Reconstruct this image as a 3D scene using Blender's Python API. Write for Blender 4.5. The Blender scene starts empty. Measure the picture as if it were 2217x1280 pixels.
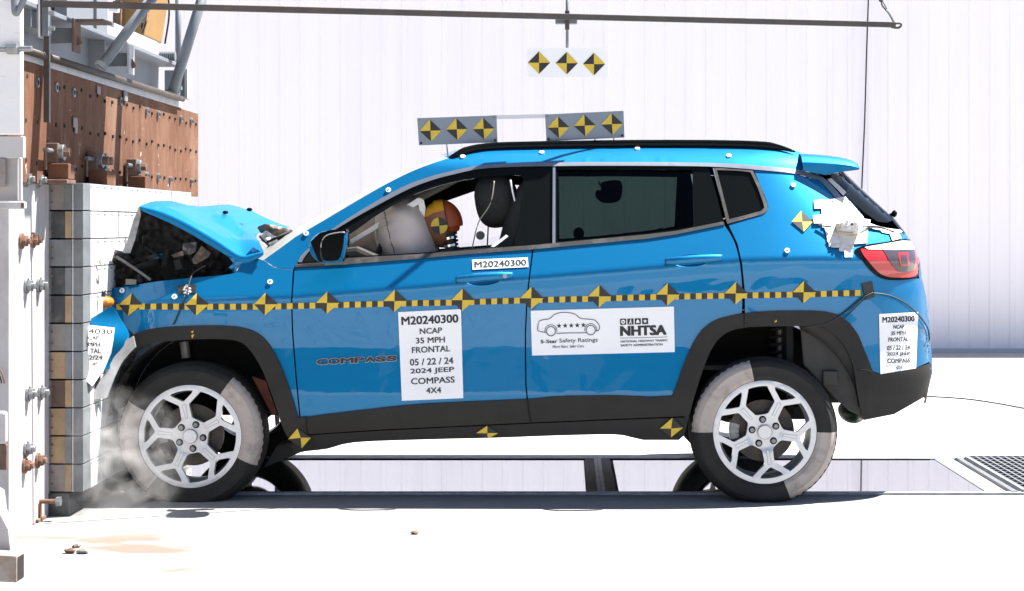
import bpy, bmesh, math, random
from mathutils import Vector, Matrix, noise
from mathutils.geometry import delaunay_2d_cdt
R = math.radians
random.seed(7)
scene = bpy.context.scene
COL = scene.collection

# ------------------------------------------------------------------ camera
F, D0, PX, PY, CAMZ = 3821.0, 8.2, 1230.0, 490.0, 1.286
cd = bpy.data.cameras.new('camera')
cam = bpy.data.objects.new('camera', cd); COL.objects.link(cam)
cam.location = (0, -D0, CAMZ); cam.rotation_euler = (R(90), 0, 0)
cd.sensor_fit = 'HORIZONTAL'; cd.sensor_width = 36.0
cd.lens = F / 2217 * 36
cd.shift_x = -(PX - 1108.5) / 2217; cd.shift_y = -(640 - PY) / 2217
cd.clip_start = 0.1; cd.clip_end = 400
scene.camera = cam

# ------------------------------------------------------------------ light
SUN = Vector((0.50, 0.20, 1.0)).normalized()
w = bpy.data.worlds.new('World'); scene.world = w; w.use_nodes = True
nt = w.node_tree
sky = nt.nodes.new('ShaderNodeTexSky'); sky.sky_type = 'NISHITA'; sky.sun_disc = False
sky.sun_elevation = math.asin(SUN.z); sky.sun_rotation = math.atan2(SUN.x, SUN.y)
sky.air_density = 0.7; sky.dust_density = 0.4; sky.ozone_density = 1.0
bg = nt.nodes['Background']; bg.inputs['Strength'].default_value = 0.05
nt.links.new(sky.outputs[0], bg.inputs[0])
sl = bpy.data.lights.new('sun', 'SUN'); sl.energy = 5.0; sl.angle = R(0.5); sl.color = (1, 0.965, 0.91)
so = bpy.data.objects.new('sun', sl); COL.objects.link(so)
so.rotation_euler = SUN.to_track_quat('Z', 'Y').to_euler(); so.location = (4, 2, 9)
vs = scene.view_settings
vs.view_transform = 'Standard'; vs.look = 'None'; vs.gamma = 1; vs.exposure = 2.0
scene.cycles.max_bounces = 10; scene.cycles.transparent_max_bounces = 16
scene.cycles.volume_bounces = 1

# ------------------------------------------------------------------ materials
def newmat(name):
    m = bpy.data.materials.new(name); m.use_nodes = True
    return m, m.node_tree, m.node_tree.nodes['Principled BSDF']

def mat(name, col, rough=0.5, metal=0.0, var=0.0, scale=8.0, col2=None, bump=0.0, bscale=40.0, coat=0.0, stretch=(1, 1, 1), lo=0.35, hi=0.65, spec=None):
    m, t, p = newmat(name)
    p.inputs['Roughness'].default_value = rough; p.inputs['Metallic'].default_value = metal
    if spec is not None: p.inputs['Specular IOR Level'].default_value = spec
    if coat:
        p.inputs['Coat Weight'].default_value = coat; p.inputs['Coat Roughness'].default_value = 0.04
    c = (*col, 1)
    if var or col2:
        co = t.nodes.new('ShaderNodeTexCoord'); mp = t.nodes.new('ShaderNodeMapping')
        mp.inputs['Scale'].default_value = stretch
        n = t.nodes.new('ShaderNodeTexNoise'); n.inputs['Scale'].default_value = scale; n.inputs['Detail'].default_value = 6
        n.inputs['Roughness'].default_value = 0.65
        r = t.nodes.new('ShaderNodeValToRGB')
        r.color_ramp.elements[0].position = lo; r.color_ramp.elements[1].position = hi
        r.color_ramp.elements[0].color = c
        c2 = col2 if col2 else tuple(max(0, v * (1 - var)) for v in col)
        r.color_ramp.elements[1].color = (*c2, 1)
        t.links.new(co.outputs['Object'], mp.inputs[0]); t.links.new(mp.outputs[0], n.inputs['Vector'])
        t.links.new(n.outputs['Fac'], r.inputs[0]); t.links.new(r.outputs[0], p.inputs['Base Color'])
    else:
        p.inputs['Base Color'].default_value = c
    if bump:
        co2 = t.nodes.new('ShaderNodeTexCoord')
        n2 = t.nodes.new('ShaderNodeTexNoise'); n2.inputs['Scale'].default_value = bscale; n2.inputs['Detail'].default_value = 4
        b = t.nodes.new('ShaderNodeBump'); b.inputs['Strength'].default_value = bump; b.inputs['Distance'].default_value = 0.01
        t.links.new(co2.outputs['Object'], n2.inputs['Vector'])
        t.links.new(n2.outputs['Fac'], b.inputs['Height']); t.links.new(b.outputs[0], p.inputs['Normal'])
    return m

def glass(name, tint, gloss=1.45, dust=0.0):
    m = bpy.data.materials.new(name); m.use_nodes = True
    t = m.node_tree; t.nodes.remove(t.nodes['Principled BSDF'])
    out = t.nodes['Material Output']
    tr = t.nodes.new('ShaderNodeBsdfTransparent'); tr.inputs[0].default_value = (*tint, 1)
    gl = t.nodes.new('ShaderNodeBsdfGlossy'); gl.inputs['Roughness'].default_value = 0.02
    fr = t.nodes.new('ShaderNodeFresnel'); fr.inputs[0].default_value = gloss
    mx = t.nodes.new('ShaderNodeMixShader')
    t.links.new(fr.outputs[0], mx.inputs[0]); t.links.new(tr.outputs[0], mx.inputs[1]); t.links.new(gl.outputs[0], mx.inputs[2])
    last = mx
    if dust:
        df = t.nodes.new('ShaderNodeBsdfDiffuse'); df.inputs[0].default_value = (0.50, 0.51, 0.49, 1)
        tl = t.nodes.new('ShaderNodeBsdfTranslucent'); tl.inputs[0].default_value = (0.5, 0.51, 0.5, 1)
        ad = t.nodes.new('ShaderNodeMixShader'); ad.inputs[0].default_value = 0.4
        t.links.new(df.outputs[0], ad.inputs[1]); t.links.new(tl.outputs[0], ad.inputs[2])
        co = t.nodes.new('ShaderNodeTexCoord'); n = t.nodes.new('ShaderNodeTexNoise')
        n.inputs['Scale'].default_value = 9; n.inputs['Detail'].default_value = 8
        mr = t.nodes.new('ShaderNodeMapRange'); mr.inputs[3].default_value = dust * 0.7; mr.inputs[4].default_value = min(1, dust * 1.3)
        mx2 = t.nodes.new('ShaderNodeMixShader')
        t.links.new(co.outputs['Object'], n.inputs['Vector']); t.links.new(n.outputs['Fac'], mr.inputs[0])
        t.links.new(mr.outputs[0], mx2.inputs[0]); t.links.new(mx.outputs[0], mx2.inputs[1]); t.links.new(ad.outputs[0], mx2.inputs[2])
        last = mx2
    t.links.new(last.outputs[0], out.inputs[0])
    return m

M = {}
def car_paint():
    m, t, p = newmat('blue_paint')
    p.inputs['Base Color'].default_value = (0.0, 0.150, 0.335, 1)
    p.inputs['Metallic'].default_value = 0.6; p.inputs['Roughness'].default_value = 0.46
    p.inputs['Coat Weight'].default_value = 0.9; p.inputs['Coat Roughness'].default_value = 0.015; p.inputs['Coat IOR'].default_value = 1.45; p.inputs['Specular IOR Level'].default_value = 0.12
    co = t.nodes.new('ShaderNodeTexCoord')
    n = t.nodes.new('ShaderNodeTexNoise'); n.inputs['Scale'].default_value = 3.2; n.inputs['Detail'].default_value = 1.5
    n.inputs['Distortion'].default_value = 1.2
    b = t.nodes.new('ShaderNodeBump'); b.inputs['Strength'].default_value = 0.22; b.inputs['Distance'].default_value = 0.03
    t.links.new(co.outputs['Object'], n.inputs['Vector']); t.links.new(n.outputs['Fac'], b.inputs['Height'])
    t.links.new(b.outputs[0], p.inputs['Coat Normal'])
    return m
M['paint'] = car_paint()
M['hoodpaint'] = car_paint(); M['hoodpaint'].name = 'blue_paint_of_hood'
M['hoodpaint'].node_tree.nodes['Principled BSDF'].inputs['Coat Weight'].default_value = 0.25; M['hoodpaint'].node_tree.nodes['Principled BSDF'].inputs['Metallic'].default_value = 0.35
for n_ in M['hoodpaint'].node_tree.nodes:
    if n_.type == 'BUMP': n_.inputs['Strength'].default_value = 0.05
M['clad'] = mat('grained_black_plastic', (0.024, 0.0225, 0.020), 0.6, var=0.25, scale=5, bump=0.08, bscale=500, spec=0.25)
M['sill'] = mat('underbody_black', (0.010, 0.010, 0.010), 0.7, var=0.4, scale=10)
M['gloss'] = mat('gloss_black', (0.005, 0.006, 0.006), 0.10, spec=0.10)
M['seal'] = mat('rubber_seal', (0.012, 0.012, 0.011), 0.5)
M['belt'] = mat('dusty_belt_trim', (0.03, 0.028, 0.026), 0.5, col2=(0.11, 0.10, 0.09), scale=14, lo=0.5, hi=0.75)
M['satin'] = mat('satin_metal_trim', (0.20, 0.225, 0.265), 0.42, metal=0.6, var=0.1, scale=20)
M['dark'] = mat('dark_cavity', (0.006, 0.006, 0.006), 0.9)
M['cabin'] = mat('cabin_trim', (0.018, 0.016, 0.014), 0.85, col2=(0.07, 0.06, 0.05), scale=7, lo=0.5, hi=0.8)
M['seat'] = mat('seat_cloth', (0.012, 0.013, 0.014), 0.8, var=0.4, scale=60, bump=0.2, bscale=200)
M['clear'] = glass('clear_glass', (0.93, 0.95, 0.94), 1.3)
M['tint'] = glass('tinted_glass', (0.17, 0.225, 0.21), 1.22)
M['tintfar'] = glass('tinted_glass_far_side', (0.21, 0.27, 0.25))
M['windshield'] = glass('dusty_windshield', (0.75, 0.78, 0.77), dust=0.86)
M['rubber'] = mat('tyre_rubber', (0.007, 0.0068, 0.0065), 0.8, col2=(0.016, 0.0145, 0.013), scale=9, bump=0.15, bscale=120)
M['chalk'] = mat('tan_paint_on_tyre', (0.40, 0.35, 0.315), 0.85, col2=(0.17, 0.145, 0.125), scale=11, lo=0.50, hi=0.80, bump=0.15, bscale=90)
M['silver'] = mat('silver_rim_paint', (0.64, 0.645, 0.66), 0.35, metal=0.35, coat=0.5)
M['silver2'] = mat('machined_groove', (0.30, 0.31, 0.33), 0.35, metal=0.5)
M['steel'] = mat('zinc_steel', (0.25, 0.26, 0.27), 0.4, metal=0.6, var=0.3, scale=30)
M['disc'] = mat('brake_iron', (0.035, 0.033, 0.031), 0.5, metal=0.4, col2=(0.07, 0.055, 0.045), scale=18)
M['yellow'] = mat('yellow_marker', (0.66, 0.46, 0.035), 0.55, var=0.12, scale=25)
M['black'] = mat('black_marker', (0.016, 0.016, 0.016), 0.55)
M['paper'] = mat('white_paper', (0.86, 0.86, 0.86), 0.7, var=0.03, scale=6)
M['ink'] = mat('black_ink', (0.02, 0.02, 0.022), 0.6)
M['inkblue'] = mat('dark_blue_ink', (0.02, 0.03, 0.07), 0.6)
M['tape'] = mat('white_cloth_tape', (0.62, 0.61, 0.60), 0.6, col2=(0.42, 0.40, 0.385), scale=26, lo=0.45, hi=0.7, bump=0.6, bscale=45)
M['blacktape'] = mat('black_tape', (0.02, 0.02, 0.02), 0.45, bump=0.3, bscale=50)
M['redlens'] = mat('red_lens', (0.50, 0.018, 0.02), 0.12, coat=1.0)
M['clearlens'] = mat('smoked_lens', (0.05, 0.038, 0.045), 0.10, coat=1.0)
M['amber'] = mat('amber_lens', (0.62, 0.17, 0.01), 0.15, coat=1.0)
M['airbag'] = mat('airbag_cloth', (0.60, 0.52, 0.47), 0.85, var=0.15, scale=6, bump=0.25, bscale=25, spec=0.05)
M['skin'] = mat('tan_vinyl', (0.27, 0.105, 0.050), 0.5, var=0.2, scale=12)
M['cap'] = mat('orange_brown_vinyl', (0.36, 0.065, 0.015), 0.5, var=0.25, scale=10)
M['ypaint'] = mat('yellow_head_paint', (0.66, 0.33, 0.015), 0.5, var=0.15, scale=15)
M['bpaint'] = mat('blue_head_paint', (0.02, 0.10, 0.35), 0.5)
M['cloth'] = mat('dummy_shirt', (0.55, 0.50, 0.46), 0.85, bump=0.2, bscale=30)
M['chrome'] = mat('chrome', (0.7, 0.7, 0.7), 0.12, metal=1.0)
M['junk'] = mat('dark_engine_parts', (0.0045, 0.004, 0.0037), 0.8, col2=(0.013, 0.011, 0.0095), scale=6, lo=0.45, hi=0.8, bump=0.4, bscale=20)  # near-black mottled tone for the engine bay and crumpled parts
M['junkgrey'] = mat('grey_engine_metal', (0.16, 0.155, 0.15), 0.45, metal=0.4, var=0.5, scale=12)
M['junktan'] = mat('dusty_tan_plastic', (0.17, 0.13, 0.10), 0.6, var=0.4, scale=12)
M['greypl'] = mat('scraped_grey_trim', (0.10, 0.10, 0.10), 0.45, col2=(0.40, 0.40, 0.41), scale=3, lo=0.35, hi=0.7)

# ------------------------------------------------------------------ helpers
def tag(o, label=None, cat=None, group=None, kind=None):
    if label: o['label'] = label
    if cat: o['category'] = cat
    if group: o['group'] = group
    if kind: o['kind'] = kind
    return o

def thing(name, label, cat, loc=(0, 0, 0), group=None):
    o = bpy.data.objects.new(name, None); COL.objects.link(o)
    o.location = loc; o.empty_display_size = 0.1
    return tag(o, label, cat, group)

def P(px, py, y):
    d = D0 + y
    return Vector(((px - PX) * d / F, y, CAMZ - (py - PY) * d / F))

class MB:
    def __init__(self):
        self.v = []; self.f = []; self.mi = []; self.sm = []; self.mats = []
    def mslot(self, m):
        if m not in self.mats: self.mats.append(m)
        return self.mats.index(m)
    def add(self, vs, fs, m, smooth=False):
        b = len(self.v); k = self.mslot(m)
        self.v += [tuple(p) for p in vs]
        for f in fs:
            self.f.append(tuple(b + i for i in f)); self.mi.append(k); self.sm.append(smooth)
        return self
    def box(self, c, s, m, rot=None):
        hx, hy, hz = s[0] / 2, s[1] / 2, s[2] / 2
        vs = [Vector((x, y, z)) for x in (-hx, hx) for y in (-hy, hy) for z in (-hz, hz)]
        if rot is not None: vs = [rot @ p for p in vs]
        c = Vector(c)
        return self.add([p + c for p in vs], [(0, 1, 3, 2), (4, 6, 7, 5), (0, 4, 5, 1), (2, 3, 7, 6), (0, 2, 6, 4), (1, 5, 7, 3)], m)
    def tube(self, path, r, m, n=8, smooth=True, cap=True, sq=None):
        path = [Vector(p) for p in path]; rings = []
        up = Vector((0, 0, 1))
        for i, p in enumerate(path):
            a = path[max(0, i - 1)]; b = path[min(len(path) - 1, i + 1)]
            t = (b - a).normalized()
            u = up if abs(t.dot(up)) < 0.95 else Vector((1, 0, 0))
            s1 = t.cross(u).normalized(); s2 = s1.cross(t).normalized()
            rr = r[i] if isinstance(r, (list, tuple)) else r
            k1, k2 = sq if sq else (1, 1)
            off = math.pi / 4 if n == 4 else 0
            rings.append([p + s1 * (math.cos(2 * math.pi * j / n + off) * rr * k1) + s2 * (math.sin(2 * math.pi * j / n + off) * rr * k2) for j in range(n)])
        vs = [q for rg in rings for q in rg]; fs = []
        for i in range(len(rings) - 1):
            for j in range(n):
                fs.append((i * n + j, i * n + (j + 1) % n, (i + 1) * n + (j + 1) % n, (i + 1) * n + j))
        if cap:
            fs.append(tuple(range(n - 1, -1, -1))); fs.append(tuple((len(rings) - 1) * n + j for j in range(n)))
        return self.add(vs, fs, m, smooth and n > 5)
    def cyl(self, p0, p1, r, m, n=16, r2=None, smooth=False):
        return self.tube([p0, p1], [r, r if r2 is None else r2], m, n, smooth)
    def ell(self, c, rad, m, nu=20, nv=12, rot=None, fn=None):
        vs = []; fs = []
        for i in range(nv + 1):
            th = math.pi * i / nv
            for j in range(nu):
                ph = 2 * math.pi * j / nu
                p = Vector((math.sin(th) * math.cos(ph), math.sin(th) * math.sin(ph), math.cos(th)))
                if fn: p = fn(p)
                p = Vector((p.x * rad[0], p.y * rad[1], p.z * rad[2]))
                if rot is not None: p = rot @ p
                vs.append(p + Vector(c))
        for i in range(nv):
            for j in range(nu):
                fs.append((i * nu + j, (i + 1) * nu + j, (i + 1) * nu + (j + 1) % nu, i * nu + (j + 1) % nu))
        return self.add(vs, fs, m, True)
    def prism(self, poly, d, m, smooth=False):
        """poly: list of 3-D points (planar-ish), d: extrusion vector"""
        n = len(poly); d = Vector(d); poly = [Vector(p) for p in poly]
        vs = poly + [p + d for p in poly]
        fs = [tuple(range(n)), tuple(range(2 * n - 1, n - 1, -1))]
        for i in range(n): fs.append((i, n + i, n + (i + 1) % n, (i + 1) % n))
        return self.add(vs, fs, m, smooth)
    def grid(self, rows, m, smooth=True):
        nr, nc = len(rows), len(rows[0])
        vs = [p for r in rows for p in r]
        fs = [(i * nc + j, i * nc + j + 1, (i + 1) * nc + j + 1, (i + 1) * nc + j) for i in range(nr - 1) for j in range(nc - 1)]
        return self.add(vs, fs, m, smooth)
    def mirror(self, W):
        o = MB(); o.v = [(x, W - y, z) for x, y, z in self.v]; o.f = [tuple(reversed(f)) for f in self.f]
        o.mi = list(self.mi); o.sm = list(self.sm); o.mats = list(self.mats); return o
    def build(self, name, parent=None, bevel=0.0, label=None, fixn=True, solid=0.0):
        me = bpy.data.meshes.new(name)
        me.from_pydata(self.v, [], self.f)
        for m in self.mats: me.materials.append(m)
        me.polygons.foreach_set('material_index', self.mi); me.polygons.foreach_set('use_smooth', self.sm)
        me.update()
        if fixn:
            bm = bmesh.new(); bm.from_mesh(me); bmesh.ops.recalc_face_normals(bm, faces=bm.faces); bm.to_mesh(me); bm.free()
        o = bpy.data.objects.new(name, me); COL.objects.link(o)
        if parent is not None:
            o.parent = parent
            if parent.type == 'EMPTY': o.location = -Vector(parent.location)
        if bevel:
            b = o.modifiers.new('bevel', 'BEVEL'); b.width = bevel; b.segments = 2; b.limit_method = 'ANGLE'; b.angle_limit = R(40)
        if solid:
            s = o.modifiers.new('solid', 'SOLIDIFY'); s.thickness = solid; s.offset = 0
        if label: o['label'] = label
        return o

def cr(pts, n=5, closed=False):
    out = []; N = len(pts)
    rng = range(N) if closed else range(N - 1)
    for i in rng:
        if closed: p0, p1, p2, p3 = pts[i - 1], pts[i], pts[(i + 1) % N], pts[(i + 2) % N]
        else: p0, p1, p2, p3 = pts[max(0, i - 1)], pts[i], pts[i + 1], pts[min(N - 1, i + 2)]
        for k in range(n):
            t = k / n
            out.append(tuple(0.5 * ((2 * b) + (c - a) * t + (2 * a - 5 * b + 4 * c - d) * t * t + (-a + 3 * b - 3 * c + d) * t ** 3) for a, b, c, d in zip(p0, p1, p2, p3)))
    if not closed: out.append(tuple(pts[-1]))
    return out

def interp(tab, x):
    if x <= tab[0][0]: return tab[0][1]
    for (a, va), (b, vb) in zip(tab, tab[1:]):
        if x <= b: return va + (vb - va) * (x - a) / (b - a)
    return tab[-1][1]

def dens(poly, step):
    out = []
    for i, a in enumerate(poly):
        b = poly[(i + 1) % len(poly)]
        L = math.hypot(b[0] - a[0], b[1] - a[1]); k = max(1, int(math.ceil(L / step)))
        for j in range(k): out.append((a[0] + (b[0] - a[0]) * j / k, a[1] + (b[1] - a[1]) * j / k))
    return out

def cdt(poly, holes=(), step=14.0):
    loops = [dens(poly, step)] + [dens(h, step) for h in holes]
    vs = []; es = []
    for lp in loops:
        b = len(vs); vs += [Vector(p) for p in lp]
        es += [(b + i, b + (i + 1) % len(lp)) for i in range(len(lp))]
    nb = len(vs)
    x0 = min(p[0] for p in poly); x1 = max(p[0] for p in poly); y0 = min(p[1] for p in poly); y1 = max(p[1] for p in poly)
    bl = {}
    for p in vs: bl.setdefault((int(p.x // step), int(p.y // step)), []).append(p)
    y = y0 + step * 0.5; row = 0
    while y < y1:
        x = x0 + step * (0.25 if row % 2 else 0.75)
        while x < x1:
            cx, cy = int(x // step), int(y // step); ok = True
            for i in (-1, 0, 1):
                for j in (-1, 0, 1):
                    for q in bl.get((cx + i, cy + j), ()):
                        if (q.x - x) ** 2 + (q.y - y) ** 2 < (0.45 * step) ** 2: ok = False
            if ok: vs.append(Vector((x, y)))
            x += step
        y += step * 0.87; row += 1
    ov, oe, of, *_ = delaunay_2d_cdt(vs, es, [], 1, 1e-5)
    ov = [(p.x, p.y) for p in ov]; of = [tuple(f) for f in of]
    if holes:
        def inside(h, x, y):
            c = False
            for (ax, ay), (bx, by) in zip(h, h[1:] + h[:1]):
                if (ay > y) != (by > y) and x < (bx - ax) * (y - ay) / (by - ay) + ax: c = not c
            return c
        hs = [list(h) for h in holes]; keep = []
        for f in of:
            x = sum(ov[i][0] for i in f) / len(f); y = sum(ov[i][1] for i in f) / len(f)
            if not any(inside(h, x, y) for h in hs): keep.append(f)
        used = sorted({i for f in keep for i in f}); ix = {v: k for k, v in enumerate(used)}
        ov = [ov[i] for i in used]; of = [tuple(ix[i] for i in f) for f in keep]
    return ov, of

# ------------------------------------------------------------------ car body surface (side of the car; y = 0 is its widest point)
W = 1.82
BELT = [(-2.4, 1.03), (-2.1, 1.04), (-1.6, 1.08), (-1.279, 1.102), (-0.167, 1.186), (0.373, 1.236), (0.735, 1.29), (0.95, 1.31), (3, 1.32)]
CREASE = [(-2.4, 0.92), (-2.1, 0.925), (-1.28, 0.955), (-0.17, 1.045), (0.8, 1.125), (1.2, 1.135), (3, 1.11)]
XEND = [(0.0, 1.73), (0.464, 1.748), (0.58, 1.780), (0.636, 1.776), (0.816, 1.765), (0.95, 1.748), (1.04, 1.725), (1.129, 1.714), (1.219, 1.677), (1.32, 1.605), (1.55, 1.36), (1.7, 1.30)]
def prof1(x, z):
    zb = interp(BELT, x); zc = interp(CREASE, x)
    if z <= zb:
        return interp([(0.10, .15), (0.30, .070), (0.37, .050), (0.50, .036), (0.72, .050), (zc - .06, .047), (zc, .036), (zb, .036 + (zb - zc) * 0.56)], z)
    yb = .036 + (zb - zc) * 0.56
    y = yb + .55 * (z - zb)
    if z > 1.57: y += 9 * (z - 1.57) ** 2
    return y
def side_y(x, z):
    y = 0
    for k in (-2, -1, 0, 1, 2): y += prof1(x, z + k * 0.005)
    y /= 5
    if x < -1.7: y += .06 * ((-1.7 - x) / .45) ** 2
    if x > 0.85:
        t = min(0.985, (x - 0.85) / (interp(XEND, z) - 0.85))
        y += .42 * (1 - (1 - t ** 2.4) ** (1 / 2.4))
    return y
def S(px, py, off=0.0):
    y = 0.05
    for _ in range(30):
        d = D0 + y
        x = (px - PX) * d / F; z = CAMZ - (py - PY) * d / F
        if x > 0.86:
            x = min(x, 0.85 + 0.984 * (interp(XEND, z) - 0.85))
        y += 0.6 * (side_y(x, z) - off - y)
    return Vector((x, y, z))

def panel(mb, poly, m, holes=(), step=14.0, off=0.0, th=0.02, surf=None):
    surf = surf or (lambda a, b: S(a, b, off))
    v2, fs = cdt(poly, holes, step)
    v3 = [surf(*p) for p in v2]
    mb.add(v3, fs, m, True)
    if th:
        cnt = {}
        for f in fs:
            for i in range(len(f)):
                a, b = f[i], f[(i + 1) % len(f)]
                k = (min(a, b), max(a, b)); cnt[k] = cnt.get(k, 0) + 1
        for (a, b), c in cnt.items():
            if c == 1:
                A, B = v3[a], v3[b]; d = Vector((0, th, 0))
                mb.add([A, B, B + d, A + d], [(0, 1, 2, 3)], m, False)
    return mb

# ------------------------------------------------------------------ lettering
_txt = {}
def text2d(s, bold=0.0, shear=0.0):
    k = (s, bold, shear)
    if k not in _txt:
        c = bpy.data.curves.new('lettering', 'FONT'); c.body = s; c.size = 1; c.shear = shear
        c.resolution_u = 3; c.fill_mode = 'FRONT'
        o = bpy.data.objects.new('lettering', c)
        me = bpy.data.meshes.new_from_object(o)
        vs = [(v.co.x, v.co.y) for v in me.vertices]; fs = [tuple(p.vertices) for p in me.polygons]
        bpy.data.objects.remove(o); bpy.data.meshes.remove(me); bpy.data.curves.remove(c)
        n = len(vs)
        if bold:
            v0, f0 = vs, fs; vs, fs = [], []
            for q, (dx, dy) in enumerate(((-1, -.6), (1, -.6), (-1, .6), (1, .6), (0, 0))):
                vs += [(x + dx * bold, y + dy * bold) for x, y in v0]; fs += [tuple(i + q * n for i in f) for f in f0]
        _txt[k] = (vs, fs, n)
    return _txt[k]
def put_text(mb, s, quad, u0, u1, v0, v1, m, bold=0.0, shear=0.0, surf=None):
    """letters of s fill the u,v box of the pixel quad (TL,TR,BR,BL)"""
    vs, fs, n = text2d(s, bold, shear)
    ax = min(p[0] for p in vs); bx = max(p[0] for p in vs); ay = min(p[1] for p in vs); by = max(p[1] for p in vs)
    out = []
    for x, y in vs:
        u = u0 + (u1 - u0) * (x - ax) / (bx - ax); v = v1 - (v1 - v0) * (y - ay) / (by - ay)
        out.append(surf(*bil(quad, u, v)))
    out = [p + Vector((0, -.0002 * (i // n), 0)) for i, p in enumerate(out)]
    mb.add(out, fs, m)
def bil(q, u, v):
    a = [q[0][i] * (1 - u) + q[1][i] * u for i in (0, 1)]; b = [q[3][i] * (1 - u) + q[2][i] * u for i in (0, 1)]
    return a[0] * (1 - v) + b[0] * v, a[1] * (1 - v) + b[1] * v
def quadpoly(mb, q, pts, m, surf, step=14.0):
    panel(mb, [bil(q, u, v) for u, v in pts], m, step=step, th=0, surf=surf)

#==SETTING==
# ------------------------------------------------------------------ ground
def ground_mat():
    m, t, p = newmat('concrete_ground')
    p.inputs['Roughness'].default_value = 0.85
    co = t.nodes.new('ShaderNodeTexCoord')
    def noise(sc, det, stretch=(1, 1, 1)):
        mp = t.nodes.new('ShaderNodeMapping'); mp.inputs['Scale'].default_value = stretch
        n = t.nodes.new('ShaderNodeTexNoise'); n.inputs['Scale'].default_value = sc; n.inputs['Detail'].default_value = det
        t.links.new(co.outputs['Object'], mp.inputs[0]); t.links.new(mp.outputs[0], n.inputs[0]); return n
    def ramp(n, lo, hi, c0, c1):
        r = t.nodes.new('ShaderNodeValToRGB'); e = r.color_ramp.elements
        e[0].position = lo; e[1].position = hi; e[0].color = (*c0, 1); e[1].color = (*c1, 1)
        t.links.new(n.outputs['Fac'], r.inputs[0]); return r
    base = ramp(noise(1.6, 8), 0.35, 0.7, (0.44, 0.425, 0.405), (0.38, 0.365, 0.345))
    shadow_floor = ramp(noise(2.2, 8), 0.35, 0.7, (0.25, 0.245, 0.24), (0.215, 0.21, 0.205))
    st = ramp(noise(2.1, 7, (0.7, 1.3, 1)), 0.555, 0.63, (0, 0, 0), (1, 1, 1))
    mx = t.nodes.new('ShaderNodeMix'); mx.data_type = 'RGBA'
    mx.inputs[7].default_value = (0.165, 0.112, 0.090, 1)
    # rusty stains only in a patch on the left in front of the barrier
    sx = t.nodes.new('ShaderNodeSeparateXYZ'); t.links.new(co.outputs['Object'], sx.inputs[0])
    mr = t.nodes.new('ShaderNodeMapRange'); mr.inputs[1].default_value = -0.5; mr.inputs[2].default_value = -1.0
    my = t.nodes.new('ShaderNodeMapRange'); my.inputs[1].default_value = -0.5; my.inputs[2].default_value = -0.95
    t.links.new(sx.outputs['X'], mr.inputs[0]); t.links.new(sx.outputs['Y'], my.inputs[0])
    m1 = t.nodes.new('ShaderNodeMath'); m1.operation = 'MULTIPLY'; m2 = t.nodes.new('ShaderNodeMath'); m2.operation = 'MULTIPLY'
    t.links.new(mr.outputs[0], m1.inputs[0]); t.links.new(my.outputs[0], m1.inputs[1])
    t.links.new(m1.outputs[0], m2.inputs[0]); t.links.new(st.outputs[0], m2.inputs[1])
    # shadow depth painted in: floor darker around the car, brighter beyond for bounce
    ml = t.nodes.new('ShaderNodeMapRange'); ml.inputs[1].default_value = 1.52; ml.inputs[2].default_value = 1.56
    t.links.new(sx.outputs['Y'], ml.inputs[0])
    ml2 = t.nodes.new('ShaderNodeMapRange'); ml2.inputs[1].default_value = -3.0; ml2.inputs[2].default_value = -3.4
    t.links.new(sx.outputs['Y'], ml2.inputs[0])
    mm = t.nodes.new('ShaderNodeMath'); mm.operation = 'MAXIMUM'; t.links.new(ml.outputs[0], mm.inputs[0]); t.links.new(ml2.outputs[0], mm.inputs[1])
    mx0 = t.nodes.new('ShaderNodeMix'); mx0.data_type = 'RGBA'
    t.links.new(mm.outputs[0], mx0.inputs[0]); t.links.new(shadow_floor.outputs[0], mx0.inputs[6]); t.links.new(base.outputs[0], mx0.inputs[7])
    t.links.new(m2.outputs[0], mx.inputs[0]); t.links.new(mx0.outputs[2], mx.inputs[6])
    t.links.new(mx.outputs[2], p.inputs['Base Color'])
    b = t.nodes.new('ShaderNodeBump'); b.inputs['Strength'].default_value = 0.15; b.inputs['Distance'].default_value = 0.01
    t.links.new(noise(60, 5).outputs['Fac'], b.inputs['Height']); t.links.new(b.outputs[0], p.inputs['Normal'])
    return m
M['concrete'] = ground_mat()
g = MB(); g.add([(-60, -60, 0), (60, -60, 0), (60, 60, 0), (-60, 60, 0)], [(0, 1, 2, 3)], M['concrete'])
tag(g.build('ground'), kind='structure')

# glass-topped film pit under the car
M['pitglass'] = mat('pit_glass', (0.10, 0.10, 0.105), 0.03, metal=0.0, spec=1.0)
pm, pt, pp = newmat('pit_window')
pp.inputs['Base Color'].default_value = (0.72, 0.73, 0.75, 1); pp.inputs['Metallic'].default_value = 1.0; pp.inputs['Roughness'].default_value = 0.03
M['pitglass'] = pm
M['pitframe'] = mat('galvanised_frame', (0.36, 0.38, 0.41), 0.5, metal=0.3, var=0.4, scale=12)
M['pitdark'] = mat('dark_gap', (0.02, 0.02, 0.02), 0.9)
pit = thing('pit_cover', 'glass pit cover in a grey metal frame set in the floor under the car', 'pit cover', (0, 0.88, 0))
YN, YF, XR, XL = 0.275, 1.49, 1.985, -2.05
b = MB()
b.box(((XL + XR) / 2 + 0.06, YN - 0.012, 0.006), (XR - XL + 0.28, 0.045, 0.012), M['pitframe'])
b.box(((XL + XR) / 2 + 0.06, YF + 0.075, 0.006), (XR - XL + 0.28, 0.15, 0.012), M['pitframe'])
b.box((XR + 0.075, (YN + YF) / 2, 0.005), (0.10, YF - YN - 0.02, 0.010), M['pitframe'])
b.box((XR + 0.158, (YN + YF) / 2, 0.008), (0.03, YF - YN + 0.02, 0.016), M['steel'])
b.box((XL - 0.04, (YN + YF) / 2, 0.005), (0.08, YF - YN - 0.02, 0.010), M['pitframe'])
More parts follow.
